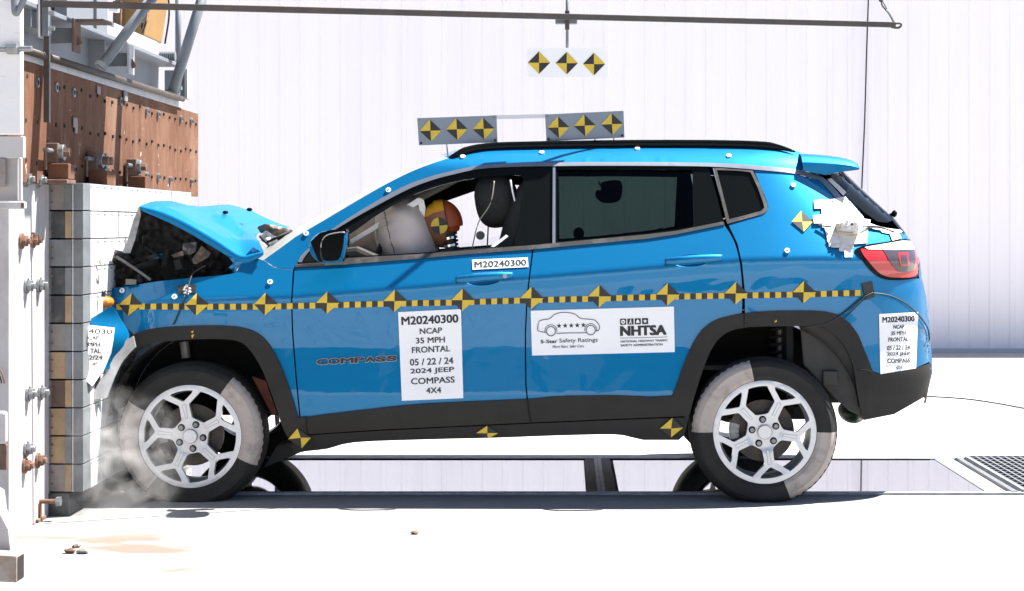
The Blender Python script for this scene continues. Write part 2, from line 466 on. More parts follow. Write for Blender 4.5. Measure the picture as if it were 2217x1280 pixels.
b.build('frame', pit, bevel=0.002)
for a, c in ((XL, 0.085), (0.245, XR + 0.03)):
    b = MB(); b.box(((a + c) / 2, (YN + YF) / 2, 0.004), (c - a, YF - YN - 0.02, 0.004), M['pitglass']); b.build('glass_panel', pit)
b = MB()
for x in (0.115, 0.205): b.box((x + 0.0, (YN + YF) / 2, 0.006), (0.05, YF - YN - 0.02, 0.011), M['clad'])
for x in (0.150, 0.170): b.box((x, (YN + YF) / 2, 0.008), (0.018, YF - YN - 0.02, 0.014), M['pitframe'])
b.build('divider', pit)
b = MB()
b.box(((XL + XR) / 2, YN + 0.012, 0.0065), (XR - XL, 0.010, 0.008), M['pitdark'])
b.box(((XL + XR) / 2, YF - 0.005, 0.0065), (XR - XL, 0.010, 0.008), M['pitdark'])
b.build('rubber_strip', pit)

gr = thing('floor_grate', 'grey metal floor grate at the right of the glass pit cover', 'grate', (2.9, 0.88, 0))
b = MB(); b.box((2.95, (YN + YF) / 2, 0.002), (1.52, YF - YN, 0.004), M['clad']); b.build('drain', gr)
b = MB()
for i in range(39): b.box((2.20 + i * 0.0395, (YN + YF) / 2, 0.014), (0.012, YF - YN, 0.016), M['steel'])
for i in range(16): b.box((2.95, YN + 0.03 + i * 0.077, 0.013), (1.5, 0.012, 0.012), M['steel'])
b.build('bars', gr)
b = MB(); b.box((2.186, (YN + YF) / 2, 0.012), (0.014, YF - YN + 0.03, 0.024), M['pitframe'])
b.box((2.95, YF + 0.012, 0.012), (1.54, 0.014, 0.024), M['pitframe']); b.box((2.95, YN - 0.012, 0.012), (1.54, 0.014, 0.024), M['pitframe'])
b.build('frame', gr)

# ------------------------------------------------------------------ corrugated metal wall
M['wallpaint'] = mat('white_wall_paint', (0.84, 0.795, 0.825), 0.55, col2=(0.80, 0.755, 0.785), scale=0.9, stretch=(6, 1, 0.3), lo=0.4, hi=0.7)
M['wallbase'] = mat('wall_base_flashing', (0.55, 0.53, 0.55), 0.6)
WY = F / 212 - D0
wl = thing('corrugated_wall', 'long white corrugated metal wall behind the car', 'wall', (0, WY, 0))
b = MB(); prof = []
x = -13.0
while x < 13:
    prof += [(x, 0), (x + 0.112, 0), (x + 0.126, -0.011), (x + 0.164, -0.011), (x + 0.178, 0)]
    prof += []
    x += 0.207
H = 3.72
fine = []
b.add([(px_, WY + py_, z_) for z_ in (0.04, H) for px_, py_ in prof], [(i, i + 1, len(prof) + i + 1, len(prof) + i) for i in range(len(prof) - 1)], M['wallpaint'])
b.add([(-13, WY + 0.05, 0.0), (13, WY + 0.05, 0.0), (13, WY + 0.05, H), (-13, WY + 0.05, H)], [(0, 1, 2, 3)], M['wallpaint'])
b.build('siding', wl, fixn=False)
b = MB(); b.box((0, WY + 0.03, 0.02), (26, 0.09, 0.04), M['wallbase']); b.box((0, WY + 0.02, H + 0.03), (26, 0.16, 0.08), M['wallpaint']); b.build('flashing', wl)
b = MB()
for zc in (3.0, 2.02):
    for i in range(120):
        xx = -12.9 + i * 0.207 - 0.02 + 0.03
        b.cyl((xx + 0.02, WY - 0.006, zc), (xx + 0.02, WY + 0.001, zc), 0.009, M['wallbase'], 6)
b.build('screw_row', wl)
hall = thing('test_hall', 'long low grey hall behind the camera, seen only mirrored in the blue paint', 'building', (0, -34, 0))
M['hallwall'] = mat('grey_hall_cladding', (0.20, 0.19, 0.175), 0.7, var=.2, scale=2)
b = MB(); b.box((2, -36, 2.6), (44, 4, 5.2), M['hallwall']); b.build('wall', hall)
b = MB(); b.prism([(-21, -33.6, 5.2), (-21, -38.4, 5.2), (-21, -36, 6.6)], (46, 0, 0), M['wallbase']); b.build('roof', hall)
for xx in (-14, -6, 3, 12, 19):
    b = MB(); b.box((xx, -33.98, 2.0), (4.2, .06, 4.0), M['pitdark']); b.build('door', hall)
cb = MB()
cb.tube(cr([P(1881, -30, WY - 0.08), P(1876, 120, WY - 0.08), P(1872, 260, WY - 0.06), P(1866, 400, WY - 0.05), P(1864, 470, WY - 0.06), P(1870, 700, WY - 0.05), P(1880, 770, WY - 0.2)], 6), 0.008, M['black'], 6)
tag(cb.build('hanging_cable'), 'thin dark cable hanging down the white wall behind the rear of the car', 'cable')
cb = MB()
cb.tube(cr([Vector(((px - PX) * CAMZ / (py - PY), CAMZ * F / (py - PY) - D0, 0.008)) for px, py in ((1930, 856), (2000, 860), (2090, 866), (2160, 876), (2220, 887), (2300, 900))], 6), 0.006, M['inkblue'], 6)
tag(cb.build('floor_cable'), 'thin cable lying on the bright floor behind the car at the right', 'cable')
# ------------------------------------------------------------------ crash barrier on the left
XB, XF = -2.316, -2.152           # barrier face plane, load cell face plane
def X(px, py, x):
    d = F * x / (px - PX)
    return Vector((x, d - D0, CAMZ - (py - PY) * d / F))
def XY(px, x): return F * x / (px - PX) - D0
M['whitesteel'] = mat('white_painted_steel', (0.40, 0.385, 0.39), 0.5, col2=(0.22, 0.20, 0.195), scale=5, stretch=(1, 2, 0.6), lo=0.5, hi=0.85, bump=0.1, bscale=12)
M['cellwhite'] = mat('load_cell_cover', (0.46, 0.47, 0.48), 0.55, col2=(0.30, 0.30, 0.30), scale=7, lo=0.5, hi=0.8)
M['cellgrey'] = mat('load_cell_steel', (0.16, 0.175, 0.185), 0.5, col2=(0.10, 0.10, 0.10), scale=9, lo=0.4, hi=0.8)
M['celltan'] = mat('tan_cell_side', (0.36, 0.25, 0.14), 0.7, col2=(0.27, 0.18, 0.10), scale=12)
M['cellbrown'] = mat('brown_cell_side', (0.11, 0.065, 0.045), 0.6, var=0.3, scale=12)
M['celldark'] = mat('dark_cell_side', (0.035, 0.037, 0.042), 0.5, col2=(0.13, 0.13, 0.13), scale=8, lo=0.5, hi=0.8)
M['cellpale'] = mat('pale_cell_side', (0.24, 0.21, 0.20), 0.6, col2=(0.15, 0.13, 0.12), scale=9)
M['backconc'] = mat('barrier_concrete', (0.24, 0.23, 0.22), 0.9, col2=(0.15, 0.14, 0.135), scale=4, bump=0.3, bscale=20)
M['rustbolt'] = mat('rusty_bolt', (0.20, 0.10, 0.06), 0.8, col2=(0.09, 0.05, 0.035), scale=30)
def rust_mat():
    m, t, p = newmat('rusty_plate')
    p.inputs['Roughness'].default_value = 0.9; p.inputs['Specular IOR Level'].default_value = 0.15
    co = t.nodes.new('ShaderNodeTexCoord')
    def ns(sc, st, det=8, rough=0.7):
        mp = t.nodes.new('ShaderNodeMapping'); mp.inputs['Scale'].default_value = st
        n = t.nodes.new('ShaderNodeTexNoise'); n.inputs['Scale'].default_value = sc; n.inputs['Detail'].default_value = det; n.inputs['Roughness'].default_value = rough
        t.links.new(co.outputs['Object'], mp.inputs[0]); t.links.new(mp.outputs[0], n.inputs[0]); return n
    r = t.nodes.new('ShaderNodeValToRGB'); e = r.color_ramp.elements
    e[0].position = 0.30; e[1].position = 0.72; e[0].color = (0.085, 0.036, 0.020, 1); e[1].color = (0.195, 0.115, 0.076, 1)
    k = r.color_ramp.elements.new(0.5); k.color = (0.130, 0.060, 0.035, 1)
    t.links.new(ns(2.4, (1, 1.6, 0.8)).outputs['Fac'], r.inputs[0])
    s = t.nodes.new('ShaderNodeValToRGB'); e = s.color_ramp.elements
    e[0].position = 0.52; e[1].position = 0.72; e[0].color = (0, 0, 0, 1); e[1].color = (.8, .8, .8, 1)
    t.links.new(ns(5, (1, 5, 0.5)).outputs['Fac'], s.inputs[0])
    mx = t.nodes.new('ShaderNodeMix'); mx.data_type = 'RGBA'
    mx.inputs[7].default_value = (0.19, 0.12, 0.085, 1)
    t.links.new(s.outputs[0], mx.inputs[0]); t.links.new(r.outputs[0], mx.inputs[6])
    s2 = t.nodes.new('ShaderNodeValToRGB'); e = s2.color_ramp.elements
    e[0].position = 0.655; e[1].position = 0.68; e[0].color = (0, 0, 0, 1); e[1].color = (1, 1, 1, 1)
    t.links.new(ns(7, (1, 1.5, 1)).outputs['Fac'], s2.inputs[0])
    mx2 = t.nodes.new('ShaderNodeMix'); mx2.data_type = 'RGBA'; mx2.inputs[7].default_value = (0.55, 0.50, 0.47, 1)
    t.links.new(s2.outputs[0], mx2.inputs[0]); t.links.new(mx.outputs[2], mx2.inputs[6])
    t.links.new(mx2.outputs[2], p.inputs['Base Color'])
    b = t.nodes.new('ShaderNodeBump'); b.inputs['Strength'].default_value = 0.3; b.inputs['Distance'].default_value = 0.004
    t.links.new(ns(40, (1, 1, 1)).outputs['Fac'], b.inputs['Height']); t.links.new(b.outputs[0], p.inputs['Normal'])
    return m
M['rust'] = rust_mat()
M['rustdark'] = mat('dark_rusty_steel', (0.075, 0.05, 0.04), 0.8, col2=(0.16, 0.09, 0.06), scale=15)
M['hole'] = mat('hole_black', (0.008, 0.006, 0.006), 0.9)
M['girder'] = mat('grey_white_girder_paint', (0.17, 0.185, 0.205), 0.5, var=0.12, scale=5)
M['pipegrey'] = mat('grey_pipe_paint', (0.15, 0.165, 0.18), 0.45, var=0.15, scale=5)
M['conduit'] = mat('brown_conduit', (0.055, 0.037, 0.025), 0.6, var=0.4, scale=10)
M['darkbar'] = mat('weathered_dark_bar', (0.040, 0.034, 0.029), 0.6, col2=(0.075, 0.056, 0.043), scale=6, stretch=(1, 1, 1))
M['yellowmach'] = mat('yellow_machine_paint', (0.30, 0.165, 0.045), 0.5, var=0.15, scale=5)
M['boxwhite'] = mat('peeling_white_paint', (0.62, 0.61, 0.62), 0.7, col2=(0.36, 0.34, 0.33), scale=9, stretch=(1, 1, 7), lo=0.62, hi=0.72, bump=0.4, bscale=14)

YNR, YFR = XY(15, XB), XY(422, XB)
YC0, YC1 = F / 488 - D0, XY(415, XF)
bar = thing('crash_barrier', 'massive barrier block with bolted white steel face plate at the left', 'barrier', (XB - 1.2, (YNR + YFR) / 2, 0))
b = MB(); b.box((XB - 1.25, (YNR + YFR) / 2, 0.99), (2.42, YFR - YNR, 1.98), M['backconc']); b.build('body', bar, bevel=0.02)
b = MB()
ztop = X(45, 375, XB).z
b.box((XB - 0.015, (YNR + YC0) / 2 + 0.01, ztop / 2), (0.05, YC0 - YNR + 0.03, ztop), M['whitesteel'])
b.build('face_plate', bar, bevel=0.004)
for px, py, kind in ((45, 522, 'r'), (70, 520, 'r'), (56, 619, 's'), (83, 617, 's'), (86, 850, 's'), (59, 853, 's'), (52, 1008, 'r'), (80, 997, 'r'), (54, 388, 's'), (80, 390, 's'), (55, 972, 's')):
    c = X(px, py, XB + 0.01); m = M['rustbolt'] if kind == 'r' else M['steel']
    b = MB(); b.cyl(c, c + Vector((0.010, 0, 0)), 0.034, m, 16); b.cyl(c + Vector((0.010, 0, 0)), c + Vector((0.028, 0, 0)), 0.026, m, 6)
    b.cyl(c + Vector((0.027, 0, 0)), c + Vector((0.042, 0, 0)), 0.014, m, 10); b.build('bolt', bar, bevel=0.002)
b = MB(); m_ = M['whitesteel']
for zz in (0.9, 0.78): b.box((XB - 0.01, YNR - 0.012, zz), (0.02, 0.02, 0.02), M['rustbolt'])
wire = MB()
wire.tube(cr([Vector((XB - .04, YNR - .02, .70)), Vector((XB - .015, YNR - .03, .69)), Vector((XB - .005, YNR - .03, .66)), Vector((XB - .004, YNR - .02, .64))], 5), 0.003, M['rustbolt'], 6)
wire.tube(cr([Vector((XB - .04, YNR - .02, .69)), Vector((XB - .02, YNR - .03, .67)), Vector((XB - .012, YNR - .03, .64))], 5), 0.003, M['black'], 6)
wire.build('wire', bar)

# load cell wall
lc = thing('load_cell_wall', 'stacked wall of white load cell blocks the car has run into', 'load cells', (XB + 0.08, (YC0 + YC1) / 2, 0.105))
ZB, CZ = 0.105, 0.125
sides = ['celltan', 'celltan', 'cellbrown', 'celltan', 'cellpale', 'celldark', 'celldark', 'cellgrey', 'celldark', 'cellpale']
sides = ['cellpale', 'celltan', 'celltan', 'cellbrown', 'celltan', 'cellpale', 'celldark', 'celldark', 'cellgrey', 'celldark', 'cellpale']
ncol = int(round((YC1 - YC0) / CZ))
cw = (YC1 - YC0) / ncol
for r in range(11):
    z0 = ZB + r * CZ
    b = MB()
    b.box((XF - 0.021, YC0 + cw / 2, z0 + CZ / 2), (0.042, cw - 0.004, CZ - 0.005), M['cellgrey'])
    b.box((XF - 0.047, YC0 + cw / 2 + .001, z0 + CZ / 2), (0.008, cw - 0.006, CZ - 0.004), M['cellwhite'])
    cell = b.build('load_cell', lc, bevel=0.002)
    b = MB(); b.box((XF - 0.066, YC0 + cw / 2 - 0.001, z0 + CZ / 2), (0.028, cw - 0.006, CZ - 0.007), M['cellgrey'] if r % 3 else M['celltan']); b.box((XB + 0.011, YC0 + cw / 2 + 0.004, z0 + CZ / 2), (0.020, cw - 0.01, CZ - 0.007), M['cellgrey'])
    b.build('flange', cell)
    b = MB(); b.box((XB + 0.0525, YC0 + cw / 2 + 0.002, z0 + CZ / 2), (0.061, cw - 0.008, CZ - 0.008), M[sides[r]])
    for q in (0.3, 0.7): b.cyl((XB + 0.026, YC0 + 0.002, z0 + CZ * q), (XB + 0.026, YC0 - 0.006, z0 + CZ * q), 0.005, M['rustbolt'], 8)
    b.build('side_plate', cell)
b = MB()
b.box((XF - 0.08, (YC0 + cw + YC1) / 2, ZB + 5.5 * CZ), (0.12, YC1 - YC0 - cw, 11 * CZ), M['cellgrey'])
rng = random.Random(3)
for r in range(11):
    for c in range(1, ncol):
        b.box((XF - 0.011 - rng.uniform(0, .003), YC0 + (c + .5) * cw, ZB + (r + .5) * CZ), (0.022, cw - 0.005, CZ - 0.005), M['cellwhite'])
        for q in (-1, 1):
            b.cyl((XF - 0.002, YC0 + (c + .5) * cw + q * cw * .38, ZB + (r + .88) * CZ), (XF + 0.001, YC0 + (c + .5) * cw + q * cw * .38, ZB + (r + .88) * CZ), 0.004, M['cellgrey'], 6)
b.build('cell_faces', lc)
b = MB(); b.box((XB + 0.05, (YC0 + YC1) / 2, 0.05), (0.1, YC1 - YC0, 0.1), M['celldark']); b.build('base_rail', lc)

# rusty plate
rp = thing('rusty_steel_plate', 'wide rusty brown steel plate with rows of bolt holes above the white load cells', 'steel plate', (XB, (YNR + YFR) / 2, 1.5))
zr0, zr1 = 1.47, 1.983
y0r, y1r = XY(45, XB) - 0.25, YFR
ysp = [y0r, XY(88, XB), XY(205, XB), y1r]
for k in range(3):
    b = MB(); b.box((XB + 0.012 - k * 0.003, (ysp[k] + ysp[k + 1]) / 2, (zr0 + zr1) / 2), (0.03, ysp[k + 1] - ysp[k] - 0.006, zr1 - zr0), M['rust']); b.build('plate', rp, bevel=0.002)
b = MB(); h = MB()
rng = random.Random(5)
xs = XB + 0.0285
nb = 0
for row, frac in ((0, 0.87), (1, 0.53), (2, 0.17)):
    for i in range(26):
        yy = y0r + 0.10 + i * (y1r - y0r - 0.12) / 25.5 + rng.uniform(-.01, .01)
        zz = zr0 + (zr1 - zr0) * frac + rng.uniform(-.012, .012)
        if row != 1 and i % 2 == 0 and rng.random() < .72:
            b = MB(); b.cyl((XB + 0.02, yy, zz), (xs + 0.004, yy, zz), 0.022, M['steel'], 14); b.cyl((xs + 0.002, yy, zz), (xs + 0.0055, yy, zz), 0.011, M['hole'], 10); b.build('washer', rp)
            yy += 0.05
        h.cyl((XB + 0.02, yy, zz), (xs + 0.0012, yy, zz), 0.009, M['hole'], 10)
tag(h.build('bolt_holes', rp), kind='stuff')
for px, py, s in ((163, 266, .035), (165, 283, .02), (214, 196, .03), (272, 208, .04)):
    c = X(px, py, XB + 0.031); b = MB(); b.box(c, (0.004, s * 2, s * 1.3), M['cellpale']); b.build('paint_patch', rp)

# clamps standing on the lower edge of the plate
for k, (px, py, dbl, lab) in enumerate(((118, 345, 0, 'small rusty bolt clamp nearest the camera on the lower edge of the rusty plate'),
                               (208, 362, 1, 'double bolt clamp between two single ones on the lower edge of the rusty plate'),
                               (288, 374, 0, 'small rusty bolt clamp farthest from the camera on the lower edge of the rusty plate'))):
    c = X(px, py, XB + 0.06)
    cl = thing('bolt_clamp', lab, 'clamp', (c.x, c.y, c.z - 0.09), 'clamps along the rusty plate')
    wy = 0.14 if dbl else 0.08
    b = MB(); b.box(c + Vector((0.0, 0, 0.005)), (0.05, wy, 0.13), M['rustdark']); b.box(c + Vector((0.03, 0, -0.055)), (0.09, wy + .02, 0.07), M['rust']); b.box(c + Vector((0.015, 0, -0.10)), (0.12, wy + .06, 0.02), M['rustdark'])
    b.build('body', cl, bevel=0.004)
    for q in ((-.035, .035) if dbl else (0,)):
        b = MB(); b.cyl(c + Vector((0.02, q, 0.03)), c + Vector((0.045, q, 0.03)), 0.036, M['steel'], 16); b.cyl(c + Vector((0.045, q, 0.03)), c + Vector((0.07, q, 0.03)), 0.022, M['rustbolt'], 6); b.build('nut', cl, bevel=0.002)
    b = MB(); b.cyl(c + Vector((0.0, -wy / 2, 0.035)), c + Vector((0.0, -wy / 2 - 0.10, 0.035)), 0.011, M['steel'], 10)
    b.cyl(c + Vector((0.0, -wy / 2 - 0.095, 0.035)), c + Vector((0.0, -wy / 2 - 0.095, -0.05)), 0.007, M['rustdark'], 8); b.build('pin', cl)

# girder above
zf = 2.232
gy0, gy1 = XY(45, XB) - 0.3, XY(388, XB + 0.03)
gd = thing('steel_girder', 'grey white steel girder running above the rusty plate', 'girder', (XB - 0.1, (gy0 + gy1) / 2, 2.0))
b = MB(); b.box((XB - 0.10, (gy0 + gy1) / 2, 2.115), (0.02, gy1 - gy0, 0.22), M['girder']); b.build('web', gd)
b = MB(); b.box((XB - 0.045, (gy0 + gy1) / 2, zf), (0.15, gy1 - gy0, 0.022), M['girder']); b.build('top_flange', gd, bevel=0.003)
b = MB(); b.box((XB - 0.035, (gy0 + gy1) / 2 + .05, 2.004), (0.13, gy1 - gy0 + .1, 0.038), M['whitesteel']); b.build('bottom_flange', gd, bevel=0.003)
b = MB(); b.box((XB - 0.11, (gy0 + gy1) / 2, 2.305), (0.03, gy1 - gy0, 0.125), M['whitesteel']); b.build('upper_plate', gd, bevel=0.003)
for px in (210, 375):
    b = MB(); b.box((XB - 0.055, XY(px, XB - 0.05), 2.12), (0.09, 0.014, 0.20), M['girder']); b.build('stiffener', gd)
for px, py in ((165, 78), (283, 130)):
    c = X(px, py, XB + 0.06)
    b = MB(); b.box(c + Vector((-0.07, 0, 0.0)), (0.12, 0.03, 0.07), M['pipegrey']); b.box(c, (0.012, 0.11, 0.15), M['rustdark'] if px < 200 else M['whitesteel'])
    b.cyl(c, c + Vector((0.02, 0, -.04)), 0.012, M['rustbolt'], 8)
    if px < 200: b.box(c + Vector((0.06, 0.06, 0.07)), (0.14, 0.16, 0.012), M['rustdark'])
    b.build('bracket', gd, bevel=0.002)
for px, py, hh in ((58, 40, .14),):
    c = X(70, 45, XB - 0.03); b = MB(); b.box(c, (0.08, 0.3, 0.09), M['pipegrey']); b.build('bracket', gd, bevel=0.003)
for px0, px1, zt in ((140, 155, 2.8), (155, 205, 2.50), (205, 229, 2.8)):
    ya, yb = XY(px0, XB - 0.03), XY(px1, XB - 0.03)
    b = MB(); b.box((XB - 0.05, (ya + yb) / 2, (zf + 0.012 + zt) / 2), (0.06 if px0 != 155 else 0.03, yb - ya - .004, zt - zf - 0.012), M['girder']); b.build('column', gd, bevel=0.003)
c = X(368, 122, XB + 0.0); b = MB()
for i in range(8): b.cyl(c + Vector((-0.06 + i * .012, 0, 0)), c + Vector((-0.052 + i * .012, 0, 0)), 0.028, M['pipegrey'], 12)
b.build('spring_coil', gd)
# conduit
cp = MB(); cp.tube([X(40, 104, XB + 0.05), X(395, 215, XB + 0.05)], 0.0165, M['conduit'], 12)
tag(cp.build('conduit_pipe'), 'thin brown conduit pipe sloping along the foot of the grey girder', 'pipe')
# braces
for (a, c, r, lab) in ((X(218, 146, XB + 0.02), P(345, -25, X(218, 146, XB + 0.02).y + 0.15), 0.026, 'grey round brace leaning right in front of the yellow machine'),
                       (P(386, 195, 2.25), P(386, -30, 2.25), 0.018, 'upright grey post at the far end of the girder'),
                       (P(372, 205, 2.0), P(446, -30, 2.0), 0.030, 'thick grey diagonal brace crossing the upright post at the girder end')):
    b = MB(); b.tube([a, a.lerp(c, .5), c], r, M['pipegrey'], 14)
    b.cyl(a, a + (c - a).normalized() * 0.02, r * 1.35, M['pipegrey'], 14)
    tag(b.build('steel_brace'), lab, 'brace', 'grey steel braces over the barrier')
# end stiffener right
b = MB(); b.box(P(397, 182, 2.5), (0.03, 0.1, 0.18), M['pipegrey']); b.box(P(407, 183, 2.5), (0.018, 0.12, 0.18), M['whitesteel']); b.build('end_plate', gd, bevel=0.002)
# yellow machine beyond
ym = thing('yellow_machine', 'yellow painted machine with a small white gauge behind the girder', 'machine', P(285, 40, 2.9))
b = MB()
b.prism([P(248, -40, 3.2), P(248, 55, 3.2), P(270, 70, 3.2), P(312, 78, 3.2), P(330, -40, 3.2)], (0, 0.5, 0), M['yellowmach'])
b.build('housing', ym, bevel=0.01)
b = MB(); b.box(P(255, 30, 3.15), (0.05, 0.05, 0.16), M['rustdark']); b.build('bracket', ym)
b = MB(); b.prism([P(238, 14, 3.05), P(257, 16, 3.05), P(255, 27, 3.05), P(234, 25, 3.05)], (0, 0.04, 0), M['paper']); g2 = b.build('gauge', ym, bevel=0.004)
b = MB(); b.tube(cr([P(319, 34, 3.15), P(316, 50, 3.1), P(308, 72, 3.12)], 5), 0.006, M['black'], 6); b.tube(cr([P(309, 48, 3.15), P(307, 60, 3.12), P(311, 64, 3.12)], 5), 0.006, M['black'], 6); b.build('hose', ym)
b = MB(); b.tube(cr([P(363, -30, 2.4), P(366, 15, 2.4), P(365, 45, 2.4), P(357, 95, 2.4)], 6), 0.006, M['black'], 6)
tag(b.build('hanging_hose'), 'short black hose hanging left of the upright grey post', 'hose')

# painted wooden box, near left
wb = thing('painted_box', 'big white box of peeling paint at the top left edge', 'box', (-2.3, -2.0, 1.5))
yb0 = -1.75; db = D0 + yb0
xr = (45 - PX) * db / F
zt, zb_ = 2.6, CAMZ - (292 - PY) * db / F
b = MB(); b.box((xr - 0.5, yb0 + 0.02, (zt + zb_) / 2), (1.0, 0.04, zt - zb_), M['boxwhite']); b.build('box_body', wb, bevel=0.006)
b = MB(); zz2 = CAMZ - (340 - PY) * db / F
b.box((xr - 0.495, yb0 + 0.03, (zb_ + zz2) / 2 - .004), (1.0, 0.03, zb_ - zz2), M['whitesteel']); b.build('lower_rail', wb, bevel=0.004)
b = MB(); c = P(34, 106, yb0 - 0.02)
b.cyl(c + Vector((-.03, 0, 0)), c + Vector((0.01, 0, 0)), 0.022, M['steel'], 6); b.cyl(c + Vector((-.06, 0, 0)), c + Vector((0.06, 0, 0)), 0.011, M['steel'], 8); b.build('bolt', wb, bevel=0.002)
b = MB(); b.tube(cr([P(30, -20, yb0 - .06), P(31, 15, yb0 - .06), P(34, 29, yb0 - .06), P(42, 20, yb0 - .06), P(56, -12, yb0 - .06)], 5), 0.012, M['pipegrey'], 8); b.build('hook', wb)
# channel frame below
cf = thing('steel_channel', 'rust stained grey steel channel on a square tube below the white box', 'steel channel', P(20, 395, yb0))
def pb(x0, y0, x1, y1, ya, th, m, name, par, bev=0.004):
    a = P(x0, y0, ya); c = P(x1, y1, ya)
    b = MB(); b.box(((a.x + c.x) / 2, ya + th / 2, (a.z + c.z) / 2), (abs(c.x - a.x), th, abs(a.z - c.z)), m); return b.build(name, par, bevel=bev)
M['stain'] = mat('rust_stained_steel', (0.36, 0.34, 0.33), 0.6, col2=(0.28, 0.17, 0.08), scale=9, lo=0.55, hi=0.7)
pb(-60, 341, 39, 436, yb0 + 0.04, 0.02, M['stain'], 'web', cf)
pb(39.5, 341, 46, 436, yb0, 0.02, M['whitesteel'], 'flange', cf)
pb(-60, 342, 11, 405, yb0 + 0.01, 0.02, M['cellpale'], 'plate', cf)
pb(-60, 437, 53, 453, yb0 - 0.03, 0.03, M['whitesteel'], 'square_tube', cf)
pb(45.5, 440, 51.5, 450.5, yb0 - 0.032, 0.01, M['cellbrown'], 'tube_opening', cf, 0)
# lower left leg and tubes
lg = thing('steel_support', 'white steel support sloping down to an open rusty square tube at the lower left corner', 'leg', P(10, 1230, -2.2))
yl = -2.0
pb(-80, 891, 13, 962, yl, 0.03, M['whitesteel'], 'upper_plate', lg, 0.01)
pb(-80, 963, 14, 1018, yl + 0.01, 0.02, M['rustdark'], 'tube_opening', lg, 0.003)
b = MB(); b.prism([P(-90, 1020, yl), P(-5, 1068, yl), P(0, 1110, yl), P(18, 1145, yl), P(24, 1200, yl), P(-90, 1200, yl)], (0, 0.08, 0), M['whitesteel']); b.build('gusset', lg, bevel=0.004)
b = MB(); c0 = P(24, 1160, yl - 0.03)
ya = yl - 0.12
b.prism([P(-90, 1196, ya), P(36, 1204, ya), P(36, 1262, ya), P(-90, 1256, ya)], (0, 0.085, 0), mat('rusty_white_tube', (0.34, 0.285, 0.24), 0.7, col2=(0.14, 0.075, 0.04), scale=7, lo=0.42, hi=0.72)); b.build('square_tube', lg, bevel=0.003)
b = MB(); e1_ = Vector((.0015, 0, 0)); q_ = [P(36, 1204, ya), P(36, 1262, ya)]
a1, a2, a3, a4 = q_[0] + e1_ + Vector((0, .007, -.006)), q_[0] + e1_ + Vector((0, .078, -.006)), q_[1] + e1_ + Vector((0, .078, .006)), q_[1] + e1_ + Vector((0, .007, .006))
b.add([a1, a2, a3, a4], [(0, 1, 2, 3)], M['hole']); b.build('tube_opening', lg)

# anchor clamp at the foot of the face plate
def G(px, py):
    d = CAMZ * F / (py - PY); return Vector(((px - PX) * d / F, d - D0, 0))
ac = thing('anchor_clamp', 'rusty clamp with a long bolt on the floor beneath the white plate', 'clamp', G(65, 1135))
c = G(60, 1128)
b = MB(); b.box(c + Vector((0.0, 0, 0.008)), (0.13, 0.12, 0.016), M['rustdark']); b.build('base', ac, bevel=0.003)
b = MB(); b.box(c + Vector((-0.045, 0, 0.06)), (0.03, 0.05, 0.10), M['rustbolt']); b.build('block', ac, bevel=0.003)
b = MB(); b.box(c + Vector((0.04, 0, 0.045)), (0.03, 0.05, 0.07), M['rust']); b.build('block', ac, bevel=0.003)
b = MB(); b.cyl(c + Vector((-0.06, 0, 0.085)), c + Vector((0.13, 0, 0.085)), 0.010, M['rustbolt'], 10); b.cyl(c + Vector((-0.02, 0, 0.085)), c + Vector((0.05, 0, 0.085)), 0.017, M['steel'], 12); b.cyl(c + Vector((0.125, 0, 0.085)), c + Vector((0.145, 0, 0.085)), 0.022, M['steel'], 6)
b.cyl(c + Vector((-0.01, -.03, 0.016)), c + Vector((-0.01, -.03, 0.035)), 0.02, M['steel'], 6); b.build('bolt', ac, bevel=0.001)
# debris on the floor
for px, py, s, lab, m in ((152, 1198, .028, 'flat reddish chip of debris on the floor, the left one of two', M['rustbolt']), (180, 1199, .026, 'grey chunk of debris on the floor beside a flat reddish chip', M['cellpale']), (165, 1186, .02, 'thin dark sliver of debris on the floor behind two chips', M['junktan']), (898, 1157, .02, 'tiny reddish speck of debris on the bare floor in front of the car', M['rustbolt'])):
    c = G(px, py); b = MB(); b.ell(c + Vector((0, 0, s * .35)), (s, s * .7, s * .42), m, 7, 5, fn=lambda p: p * random.uniform(.75, 1.15))
    for i in range(len(b.sm)): b.sm[i] = False
    tag(b.build('debris_chip'), lab, 'debris', 'bits of debris on the floor')

# beams of the rig over the barrier (they throw the dark streaks on the rusty plate)
rig = thing('overhead_rig', 'grey beams of the steel rig high above the barrier, mostly above the picture', 'rig', (-1.6, .4, 3.2))
b = MB(); b.box((-1.62, 0.30, 3.0), (.30, .95, .12), M['pipegrey']); b.build('beam', rig, bevel=.004)
for yy in (-.35, .05, 1.05): 
    b = MB(); b.box((-1.95, yy, 2.98), (.9, .09, .10), M['pipegrey']); b.build('cross_beam', rig, bevel=.004)
b = MB(); b.box((-2.36, .35, 2.75), (.06, 1.7, .5), M['girder']); b.build('back_plate', rig)

